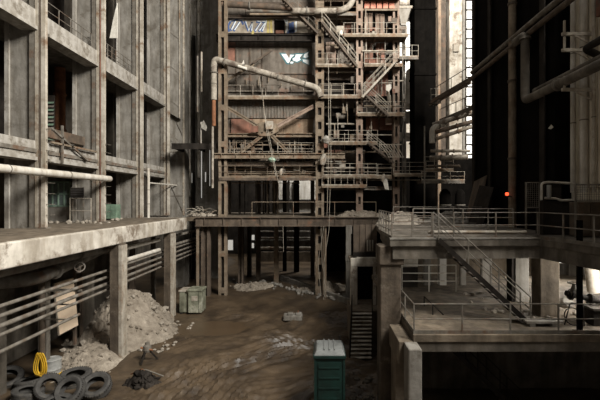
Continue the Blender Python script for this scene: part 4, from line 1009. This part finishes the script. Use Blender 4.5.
# lower room rear wall with windows
YW = 23.6
struct('wall_right_room', bx(3.9, XA(558, YW), YW, YW+.25, 4.2, SZ-.28), 'concrete_brown')
struct('wall_right_room', bx(XA(569, YW), 24, YW, YW+.25, 4.2, SZ-.28), 'concrete_dark')
o = struct('window_9', bx(XA(558, YW), XA(569, YW), YW+.1, YW+.2, 4.9, SZ-.3), 'steel_grey')
for k in range(3):
    for j in range(4):
        x0 = XA(558.4+k*3.5, YW); z0 = 4.95+j*.49
        bx(x0, x0+.18, YW+.06, YW+.1, z0, z0+.44).build('pane', 'window_lit', o)
o = struct('window_10', bx(XA(531, YW), XA(537, YW), YW-.06, YW, ZA(276, YW), ZA(257, YW)), 'steel_grey')
for k in range(2): bx(XA(531.4+k*2.9, YW), XA(533.7+k*2.9, YW), YW-.09, YW-.06, ZA(275.5, YW), ZA(257.5, YW)).build('pane', 'window_lit', o)
for k, (a, b, m) in enumerate(((439, 446.5, 'white_wall'), (482, 492, 'concrete_pale'), (424, 431, 'concrete'), (461, 466, 'concrete'))):
    t = thing('upright_board', ['tall narrow white panel on rear wall of the lower room', 'pale upright panel on rear wall behind the diagonal stair', 'grey upright strip at left of the lower room rear wall', 'grey upright strip right of the narrow white panel'][k], 'panel', (XA((a+b)/2, 21), 21, 4.2))
    bx(XA(a, 21), XA(b, 21), 21, 21.25, 4.2, SZ-.3).build('board', m, t); bx(XA(a, 21)-.03, XA(a, 21)+.03, 20.97, 21, 4.2, SZ-.3).build('edge_strip', 'steel_grey', t)
t = thing('notice_sheet', 'pale sheet fixed high in the lower room beside the corner pillar', 'sheet', (XA(410, 20.5), 20.5, 5))
bx(XA(402, 20.5), XA(418, 20.5), 20.5, 20.55, ZA(267, 20.5), ZA(258.5, 20.5)).build('sheet', 'concrete_white', t)
bx(XA(402, 20.5), XA(418, 20.5), 20.55, 20.65, 4.2, ZA(258, 20.5)).build('backing_rack', 'steel_dark', t)
railing('white triple rail across the back of the lower room', [(XA(402, 19.5), 19.5, 4.2), (XA(456, 19.5), 19.5, 4.2)], h=1.3, step=1.3, rails=(1.0, .7, .4), r=.03, m='pipe_white', toe=False)
# insulated elbows at the far right
for k in range(3):
    lab = ['thick ribbed cream duct bend in lower room, innermost', 'thick ribbed cream duct bend in lower room, middle one', 'thick ribbed cream duct bend in lower room, outermost'][k]
    Y = 17.4+k*.5; t = thing('lagged_duct', lab, 'duct', P(594, 300, Y))
    pts = rounded([P(570+k*5, 257, Y), P(590+k*9, 259-k*2, Y), P(594+k*10, 292, Y)], .9, 10)
    MB().tube(pts, .26, 14).build('duct_run', 'concrete_white', t, True)
    for i in range(1, len(pts)-1, 2):
        d = (pts[i+1]-pts[i-1]).normalized(); MB().cyl(pts[i]-d*.03, pts[i]+d*.03, .28, 14).build('clamp_band', 'pipe_wrap', t)
t = thing('gate_valve', 'dark gate valve on a pipe in front of the duct bends', 'valve', P(575, 300, 14.6))
MB().cyl(P(566, 293, 14.6), P(606, 303, 14.6), .10, 12).build('pipe_run', 'steel_dark', t)
for q in (571, 590): MB().cyl(P(q-1, 293+(q-566)*.25, 14.6), P(q+1, 293.5+(q-566)*.25, 14.6), .2, 14).build('flange', 'steel_dark', t)
MB().lathe([(0,0),(.17,.05),(.2,.2),(.1,.35),(.06,.5),(0,.5)], P(574, 298, 14.6), (0,0,1), 12).build('bonnet', 'steel_grey', t)
MB().lathe([(.17,-.02),(.22,-.02),(.22,.02),(.17,.02)], P(574, 283, 14.6), (0,0,1), 16, True).build('hand_wheel', 'steel_grey', t)
t = thing('hand_trolley', 'thin bent tubular frame lying on lower landing like a trolley', 'frame', P(575, 320, 14.6))
c = P(573, 317, 14.2); c.z = 4.2
MB().tube(arc(c+Vector((0,0,.35)), .3, 0, 2*math.pi, (1,0,0), (0,.3,.95), 18), .018, 6).build('hoop', 'steel_dark', t)
MB().tube(rounded([c+Vector((-.3,0,.05)), c+Vector((-.1,0,.85)), c+Vector((.35,0,.75)), c+Vector((.4,0,.02))], .12), .02, 6).build('handle', 'steel_dark', t)
t = thing('rubble_box', 'dark crate at the right edge of the lower landing', 'crate', P(594, 322, 14.4))
bx(XA(590, 14.4), XA(606, 14.4), 14.2, 14.9, 4.2, 4.75).build('body', 'steel_dark', t); bx(XA(589, 14.4), XA(607, 14.4), 14.15, 14.95, 4.75, 4.82).build('lid', 'concrete_dark', t)
solo('boulder', MB().rock((9.9, 16.2, 4.5), .38), 'concrete', 'rough concrete boulder beside outer corner pillar on lower landing', 'boulder')
t = thing('plank', 'pale plank on blocks at the foot of diagonal stair', 'plank', (7.9, 14.3, 4.2))
bx(7.3, 8.6, 14.1, 14.5, 4.32, 4.4).build('board', 'concrete_pale', t); bx(7.4, 7.6, 14.1, 14.5, 4.2, 4.32).build('block', 'concrete', t); bx(8.2, 8.4, 14.1, 14.5, 4.2, 4.32).build('block', 'concrete', t)
for k in range(30):
    x = random.uniform(6.5, 12); y = random.uniform(14, 20); s = random.uniform(.05, .16)
    solo('rubble_chunk', MB().rock((x, y, 4.2+s*.35), s), 'rubble', 'small rubble lump scattered on floor of lower room', 'rubble', 'rubble lumps in the lower room')

# big dark duct wall on the right with pipes
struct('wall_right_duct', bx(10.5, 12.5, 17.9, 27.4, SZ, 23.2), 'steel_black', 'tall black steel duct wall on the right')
for k, (y, lab) in enumerate(((26.9, 'far'), (24.4, 'second'), (18.6, 'near'))):
    t = thing('steel_buckstay', f'dark upright channel on the black duct wall, {lab} one', 'channel', (10.4, y, SZ))
    bx(10.3, 10.36, y-.2, y+.2, SZ, 25).build('flange', 'steel_dark', t); bx(10.36, 10.5, y-.03, y+.03, SZ, 25).build('web', 'steel_dark', t)
t = thing('round_column', 'brown round pipe column standing against the black duct wall', 'column', (10.2, 21.2, SZ))
MB().cyl((10.2, 21.2, SZ), (10.2, 21.2, 25), .20, 18).build('tube', 'steel_tan', t, True)
for z in (10.8, 14.9, 19): MB().cyl((10.2, 21.2, z), (10.2, 21.2, z+.12), .24, 18).build('flange', 'steel_brown', t)
bx(10.3, 10.5, 21.5, 21.6, SZ, 25).build('angle', 'steel_brown', t)
pipe('upper dark pipe pair on duct wall, higher pipe', [(10.1, 26.6, 17.15), (10.1, 6, 17.15)], .13, 'steel_grey', bands=.15)
pipe('upper dark pipe pair on duct wall, lower pipe', [(10.1, 26.6, 16.75), (10.1, 6, 16.75)], .13, 'steel_brown', bands=.15)
pipe('thick grey zigzag pipe dropping down the black duct wall', [(9.95, 20.4, 16.7), (9.95, 19.4, 16.7), (9.95, 19.4, 13.5), (9.95, 6, 13.5)], .20, 'concrete_dark', rr=.3, flanges=((1, .06), (2, .2)))
pipe('second grey pipe just above lower run of the zigzag pipe', [(10.2, 19.0, 13.85), (10.2, 6, 13.85)], .13, 'concrete_dark')
pipe('third dark pipe above zigzag pipe, bent to pale wall', [(10.9, 15.6, 14.3), (10.2, 15.4, 14.5), (10.2, 6, 14.5)], .14, 'steel_dark', rr=.2)
# pale wall with vertical pipes
struct('wall_right_pale', bx(11.25, 11.6, 8, 17.9, SZ, 21), 'wall_cream')
struct('trim_rust', bx(10.9, 11.25, 13.6, 15.8, 15.9, 16.7), 'casing_red')
t = thing('wall_cladding', 'pale upright cladding boards on the right wall', 'cladding', (11.2, 14.8, 9.2))
for k in range(5):
    y = 13.2+k*.72; bx(11.12, 11.25, y, y+.66, 9.2, 21).build('board', 'wall_cream', t)
for k, (y, r, m, lab) in enumerate(((17.3, .11, 'pipe_white', 'slim pale riser pipe at the dark corner of right wall'), (16.6, .15, 'pipe_white', 'thick pale riser pipe, second from the dark corner'), (16.0, .08, 'steel_cream', 'thin cream riser pipe, third from the dark corner'))):
    pipe(lab, [(10.95, y, 9.0), (10.95, y, 21)], r, m, bands=.25)
for k, (z, lab) in enumerate(((15.4, 'upper pale pipe bracket arm jutting from right wall'), (14.75, 'middle pale pipe bracket arm jutting from right wall'), (13.15, 'lower pale pipe bracket arm jutting from right wall'))):
    t = thing('pipe_bracket', lab, 'bracket', (10.6, 16.2, z))
    MB().bar((11.2, 16.2, z), (9.8, 16.2, z), .10, .12).build('arm', 'steel_cream', t)
    MB().bar((9.9, 16.2, z), (9.9, 16.2, z+.55), .07).build('upright', 'steel_cream', t)
    MB().bar((11.2, 16.2, z-.5), (10.3, 16.2, z-.05), .06).build('strut', 'steel_cream', t)
t = thing('red_lamp', 'small glowing red warning lamp on the brown round column', 'lamp', P(507, 194, 20.8))
MB().lathe([(0,-.09),(.07,-.07),(.09,0),(.07,.07),(0,.09)], P(507, 194, 20.75), (0,0,1), 12).build('lens', 'red_lamp', t, True)
MB().cyl(P(507, 194, 20.75)+Vector((0,0,-.16)), P(507, 194, 20.75)+Vector((0,0,-.08)), .1, 12).build('base', 'steel_dark', t)
MB().bar(P(507, 194, 20.75)+Vector((0,0,-.12)), Vector((10.15, 21.1, P(507, 194, 20.75).z-.12)), .04).build('arm', 'steel_dark', t)
solo('paper_scrap', MB().extr([(10.48,18.35,11.95), (10.48,18.1,12.08), (10.48,17.95,11.95), (10.48,18.15,11.88)], (-.02,0,.01)), 'cloth', 'white paper scrap caught high on the black duct wall', 'paper')
# grilles, machine and cabinets on the right platform
t = thing('pump_unit', 'dark machine with pale curved hood on the right platform', 'machine', (XA(556, 17), 17, SZ))
bx(XA(542, 17), XA(573, 17), 16.9, 17.5, SZ+.02, ZA(201, 17)).build('base_frame', 'steel_dark', t)
bx(XA(543.5, 17), XA(560, 17), 16.9, 17.5, ZA(200, 17), ZA(184, 17)).build('body', 'steel_dark', t)
MB().tube(rounded([P(541.5, 200, 16.85), P(541.5, 183, 16.85), P(548, 182, 16.85), P(574, 183.5, 16.85)], .2), .05, 8).build('hood_tube', 'pipe_white', t, True)
MB().tube(rounded([P(545, 198, 16.85), P(556, 198.5, 16.85), P(561, 200.5, 16.85), P(572, 200, 16.85)], .2), .05, 8).build('edge_tube', 'pipe_white', t, True)
MB().cyl(P(549, 198, 16.8), P(549, 185, 16.8), .09, 12).build('cylinder', 'drum_grey', t, True)
for lab, a, b, c, d, Y in (('dark wire mesh panel standing right of the machine on platform', 575.5, 604, 184, 201.5, 15.5), ('dark wire mesh panel standing left of the machine on platform', 526, 540, 182, 208, 17.2)):
    t = thing('mesh_panel', lab, 'mesh panel', (XA((a+b)/2, Y), Y, SZ))
    x0, x1, z0, z1 = XA(a, Y), XA(b, Y), ZA(d, Y), ZA(c, Y)
    for x in (x0, x1): bx(x-.03, x+.03, Y-.03, Y+.03, SZ, z1).build('post', 'steel_grey', t)
    bx(x0, x1, Y-.03, Y+.03, z1-.05, z1).build('frame_rail', 'steel_grey', t); bx(x0, x1, Y-.03, Y+.03, z0, z0+.05).build('frame_rail', 'steel_grey', t)
    mb = MB(); k = x0
    while k < x1: mb.bar((k, Y, z0), (k, Y, z1), .012); k += .09
    k = z0
    while k < z1: mb.bar((x0, Y, k), (x1, Y, k), .012); k += .09
    mb.build('mesh', 'steel_grey', t)
t = thing('control_cabinet', 'dark rusty cabinet behind wire mesh on right platform', 'cabinet', (XA(590, 18), 16, SZ))
bx(XA(577, 15.8), XA(601, 15.8), 15.8, 16.3, SZ+.05, ZA(202, 15.8)).build('body', 'steel_brown', t, bevel=.02); bx(XA(578, 15.8), XA(589, 15.8), 15.77, 15.8, SZ+.15, ZA(204, 15.8)).build('door', 'steel_brown', t)
bx(XA(590.5, 15.8), XA(600, 15.8), 15.77, 15.8, SZ+.15, ZA(204, 15.8)).build('door', 'steel_brown', t)
t = thing('leaning_plates', 'brown steel plates leaning on foot of the black duct wall', 'steel plate', (9.9, 24.5, SZ))
MB().extr([(10.3, 26.6, 9.9), (10.3, 24.6, 10.2), (9.6, 24.4, SZ), (9.6, 26.5, SZ)], (-.05,0,0)).build('plate', 'steel_brown', t); MB().extr([(10.1, 25.2, 9.6), (10.1, 23.2, 9.4), (9.4, 23.0, SZ), (9.4, 25.3, SZ)], (-.05,0,0)).build('plate', 'steel_dark', t)

# far right background
t = thing('dark_duct', 'broad black duct rising behind the right end of boiler', 'duct', (9.7, 37, SZ))
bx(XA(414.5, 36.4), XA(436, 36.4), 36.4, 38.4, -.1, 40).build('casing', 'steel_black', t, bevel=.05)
for z in (14, 20, 26): bx(XA(414, 36.4), XA(436.5, 36.4), 36.3, 38.5, z, z+.15).build('stiffener', 'steel_black', t)
struct('wall_right_far', bx(6.5, 24, 47, 47.4, 0, 42), 'concrete_white')
struct('dark_screen_right_far', bx(8.6, 24, 44.6, 45.0, 0, ZA(158, 44.6)), 'steel_black')  # black screen added in front so the low background stays dark
t = thing('brown_pilaster', 'narrow brown pilaster right of the black duct, full height', 'pilaster', (XA(438.5, 44), 44.2, SZ))
bx(XA(437.5, 44), XA(441, 44), 44, 44.5, -.1, 40).build('shaft', 'casing_tan', t); bx(XA(437.5, 44), XA(438.1, 44), 43.9, 44, -.1, 40).build('edge_angle', 'steel_brown', t)
t = thing('cream_pilaster', 'wide cream pilaster on the lit far wall right of boiler', 'pilaster', (XA(456, 45.5), 45.8, 0))
struct('wall_right_far_panel', bx(XA(436, 46), XA(446.5, 46), 46.3, 46.9, 0, 40), 'steel_brown')
bx(XA(449.5, 45.5), XA(463.5, 45.5), 45.5, 46.6, -.1, 40).build('shaft', 'concrete_white', t)
bx(XA(462.5, 45.4), XA(464.5, 45.4), 45.3, 45.5, -.1, 40).build('edge_strip', 'concrete', t)
bx(XA(453, 45.4), XA(458.5, 45.4), 45.2, 45.5, ZA(52, 45.4), ZA(44, 45.4)).build('junction_box', 'steel_pale', t)
YF = 46.9
o = struct('window_11', bx(XA(465.5, YF), XA(475, YF), YF-.1, YF, ZA(178, YF), ZA(-20, YF)), 'steel_dark')
for k in range(20):
    z1 = ZA(-18+k*9.6, YF); bx(XA(466.3, YF), XA(471.2, YF), YF-.14, YF-.1, z1-.98, z1-.06).build('pane', 'window_lit', o); bx(XA(471.8, YF), XA(474.8, YF), YF-.14, YF-.1, z1-.98, z1-.06).build('pane', 'window_lit', o)
o = struct('window_12', bx(XA(399, YF), XA(416, YF), YF-.1, YF, ZA(112, YF), ZA(5, YF)), 'steel_dark')  # glowing panes added to stand for a brightly lit strip of wall
for k in range(7):
    z1 = ZA(22+k*13, YF)
    for q in range(3): bx(XA(399.5+q*5.5, YF), XA(404.5+q*5.5, YF), YF-.14, YF-.1, z1-1.45, z1-.05).build('pane', 'window_lit', o)
# white duct sheet in front of the far wall right of boiler
t = thing('conveyor_casing', 'pale sheet metal conveyor casing sloping right of boiler', 'conveyor', P(408, 108, 40))
MB().extr([P(407, 70, 41), P(415.5, 64, 41), P(415.5, 109, 41), P(404.5, 109, 41)], (0, .5, 0)).build('casing', 'concrete_white', t)
MB().extr([P(401, 112, 41), P(416, 110, 41), P(416, 122, 41), P(401, 124, 41)], (0, .4, 0)).build('skirt', 'concrete_pale', t)
MB().extr([P(398, 132, 41), P(415, 133, 41), P(412, 141, 41), P(397, 141, 41)], (0, .4, 0)).build('skirt', 'concrete_white', t)
bx(XA(404, 41), XA(416, 41), 40.9, 41, ZA(110, 41), ZA(108.5, 41)).build('edge_angle', 'steel_grey', t)
for px in (405.5, 414): bx(XA(px, 41)-.1, XA(px, 41)+.1, 41.1, 41.3, 0, ZA(110, 41)).build('support_leg', 'steel_grey', t)
# inclined gantry and pipe bundle
def gantry(label, a, b, Y0, Y1, m):
    t = thing('inclined_gantry', label, 'gantry', P(*a, Y0))
    p, q = P(*a, Y0), P(*b, Y1)
    MB().bar(p, q, .15, .3).build('near_girder', m, t); MB().bar(p+Vector((.2,1.2,0)), q+Vector((.2,1.2,0)), .15, .3).build('far_girder', m, t)
    for k in range(7):
        c = p+(q-p)*(k+.5)/7; MB().bar(c, c+Vector((.2,1.2,0)), .12, .08).build('cross_beam', m, t)
    MB().tube([p+Vector((0,0,1)), q+Vector((0,0,1))], .03, 6).build('handrail', 'steel_grey', t)
    for k in range(5):
        c = p+(q-p)*k/4; MB().bar(c, c+Vector((0,0,1)), .05).build('post', 'steel_grey', t)
gantry('dark inclined gantry high on right, in front of cream pilaster', (431, 102), (474, 77), 34, 30, 'steel_brown')
gantry('second inclined gantry below the first, right of black duct', (440, 121), (474, 107), 34, 30, 'steel_grey')
walkway('small railed landing beside the foot of the high gantry', XA(431, 34), XA(441, 34), 34.0, 35.0, ZA(101, 34), m='steel_grey', step=.4)
for k, (a, b, r, m, lab) in enumerate((((433, 125), (474, 112), .2, 'pipe_wrap', 'lagged pipe rising right in the pipe bundle, topmost'), ((433, 133), (474, 121), .17, 'steel_brown', 'brown pipe rising right in the pipe bundle, second'), ((436, 139), (474, 126), .15, 'steel_pale', 'pale pipe rising right in the pipe bundle, third'), ((431, 151), (470, 151), .12, 'steel_pale', 'level pale pipe below the rising pipe bundle'), ((430, 158), (468, 157), .2, 'pipe_wrap', 'thick lagged level pipe below the pipe bundle'), ((428, 166), (460, 166), .1, 'steel_brown', 'brown level pipe below the lagged pipe on right'))):
    pipe(lab, [P(*a, 33), P(*b, 31.5)], r, m, flanges=((0, .3), (0, .6)), bands=.3)
pipe('short white lagged pipe bend at left end of pipe bundle', [P(432, 143, 32.8), P(432, 127, 32.8), P(446, 124, 32.8)], .22, 'pipe_white', rr=.5, flanges=((1, .5),))
walkway('upper railed platform below pipe bundle, right of boiler', XA(424, 33), XA(452, 33), 32.6, 34.2, ZA(170, 33), m='steel_pale', step=.9, rails=(1, .66, .33))
walkway('lower railed platform below pipe bundle, right of boiler', XA(420, 33), XA(462, 33), 32.4, 34.2, ZA(181, 33), m='steel_grey', rm='steel_pale', step=1.2, rails=(.7, .35))
t = thing('thin_mast', 'thin dark upright post beside the pipe bundle', 'post', P(424.5, 215, 31)); MB().bar((XA(424.5, 31), 31, SZ), P(424.5, 126, 31), .09).build('shaft', 'steel_grey', t); bx(XA(423, 31), XA(426, 31), 30.9, 31.1, SZ, SZ+.05).build('base_plate', 'steel_grey', t)
for k, (px, w, lab) in enumerate(((445, 12, 'dark storage vessel below the right pipe platforms, left one'), (460, 10, 'dark storage vessel below the right pipe platforms, right one'))):
    Y = 34; t = thing('storage_vessel', lab, 'vessel', (XA(px, Y), Y, SZ)); r = w*.04
    MB().lathe([(0,0),(r,0),(r,1.9),(r*.8,2.2),(r*.3,2.4),(0,2.4)], (XA(px, Y), Y, SZ), (0,0,1), 20).build('shell', 'steel_black', t, True)
    MB().lathe([(r,0),(r+.04,0),(r+.04,.08),(r,.08)], (XA(px, Y), Y, SZ+1), (0,0,1), 20, True).build('hoop', 'steel_grey', t)
heap('debris_heap', 'dark debris mound at the back of right platform by duct wall', XA(452, 26), 26.5, 1.7, 1.4, .65, 'concrete', 41, zb=SZ, ns=.2, stones=60)

# portable toilet
x0, x1, y0, y1 = -.23, .98, 15.6, 17.0
t = thing('portable_toilet', 'dark green portable toilet cabin with pale roof on the mud', 'portable toilet', ((x0+x1)/2, (y0+y1)/2, 0))
zt = 2.55
bx(x0+.04, x1-.04, y0+.04, y1-.04, 0, .16).build('base', 'steel_dark', t)
bx(x0+.03, x1-.03, y0+.03, y1-.03, .16, zt-.05).build('cabin', 'toilet_green', t, bevel=.03)
for x in (x0, x1-.08):
    for y in (y0, y1-.08): bx(x, x+.08, y, y+.08, .1, zt).build('corner_post', 'toilet_green', t)
bx(x0+.16, x1-.16, y0-.0, y0+.03, .25, zt-.22).build('rear_panel', 'toilet_green', t)
for k in range(5): bx(x0+.2, x1-.2, y0-.02, y0+.0, .5+k*.4, .56+k*.4).build('rib', 'toilet_green', t)
bx(x0-.03, x1+.03, y0-.03, y1+.03, zt-.05, zt+.04).build('eaves', 'toilet_green', t)
mb = MB(); zz = zt+.04
a = [(x0-.02, y0-.02, zz), (x1+.02, y0-.02, zz), (x1+.02, y1+.02, zz), (x0-.02, y1+.02, zz)]; b = [(x0+.1, y0+.15, zz+.2), (x1-.1, y0+.15, zz+.2), (x1-.1, y1-.15, zz+.2), (x0+.1, y1-.15, zz+.2)]
mb.add(a+b, [(3,2,1,0),(4,5,6,7),(0,1,5,4),(1,2,6,5),(2,3,7,6),(3,0,4,7)])
mb.build('pale_roof', 'toilet_roof', t, bevel=.04)
for x in (.17, .37, .57): bx(x-.02, x+.02, y0+.12, y1-.12, zz+.19, zz+.23).build('roof_rib', 'toilet_roof', t)
MB().cyl((x1-.15, y1-.12, zz+.05), (x1-.15, y1-.12, zz+.38), .05, 12).build('vent_pipe', 'steel_dark', t, True)
for k in range(14):
    x = random.uniform(1.2, 2.4); y = random.uniform(16.5, 20.5); s = random.uniform(.08, .22)
    solo('rubble_chunk', MB().rock((x, y, g(x, y)+s*.3), s), 'concrete_dark', 'dark rubble lump on mud between portable toilet and wall', 'rubble', 'dark lumps beside the toilet')

# ================================================================ LIGHT AND CAMERA
sc = bpy.context.scene
w = bpy.data.worlds.new('sky'); sc.world = w; w.use_nodes = True
bg = w.node_tree.nodes['Background']; bg.inputs['Color'].default_value = (1.0, .975, .94, 1); bg.inputs['Strength'].default_value = .34
def area(name, loc, target, sx, sy, power, col=(1,.96,.89), spread=180):
    l = bpy.data.lights.new(name, 'AREA'); l.shape = 'RECTANGLE'; l.size = sx; l.size_y = sy; l.energy = power; l.color = col; l.spread = R(spread)
    o = bpy.data.objects.new(name, l); COL.objects.link(o); o.location = loc
    o.rotation_euler = (Vector(target)-Vector(loc)).to_track_quat('-Z', 'Y').to_euler(); return o
area('assumed_key_daylight', (18, 4, 33), (-6, 34, 8), 12, 12, 38000)  # added area lamp: assumed daylight from high right, with no window built there
area('lower_room_daylight', (13.5, 22.6, 6.1), (9.5, 15, 4.3), 5, 1.6, 330)
area('lower_room_fill', (12.6, 14.6, 6.3), (6, 21, 5.2), 3, 1.0, 520)  # added fill lamp that brightens the boards at the back of the room
area('assumed_far_daylight', (12.5, 40.5, 34), (9.8, 46, 14), 6, 3, 1500)  # area lamp added to brighten the far wall and conveyor as assumed daylight
area('rear_wall_fill', (3, 53, 22), (-3, 58, 9), 8, 4, 4800)  # added lamp behind the boiler, brightens the white rear wall
cam = bpy.data.cameras.new('camera'); co = bpy.data.objects.new('camera', cam); COL.objects.link(co)
co.location = (0, 0, EYE); co.rotation_euler = (R(90), 0, 0)
cam.sensor_width = 36; cam.lens = 24; cam.shift_x = -20/600; cam.shift_y = -.5/600; cam.clip_end = 300
sc.camera = co
sc.view_settings.view_transform = 'Standard'; sc.view_settings.look = 'None'; sc.view_settings.gamma = 1; sc.view_settings.exposure = 0.1
try: sc.view_settings.use_curve_mapping = False
except Exception: pass
for o in bpy.data.objects:
    if '_b' in o: del o['_b']
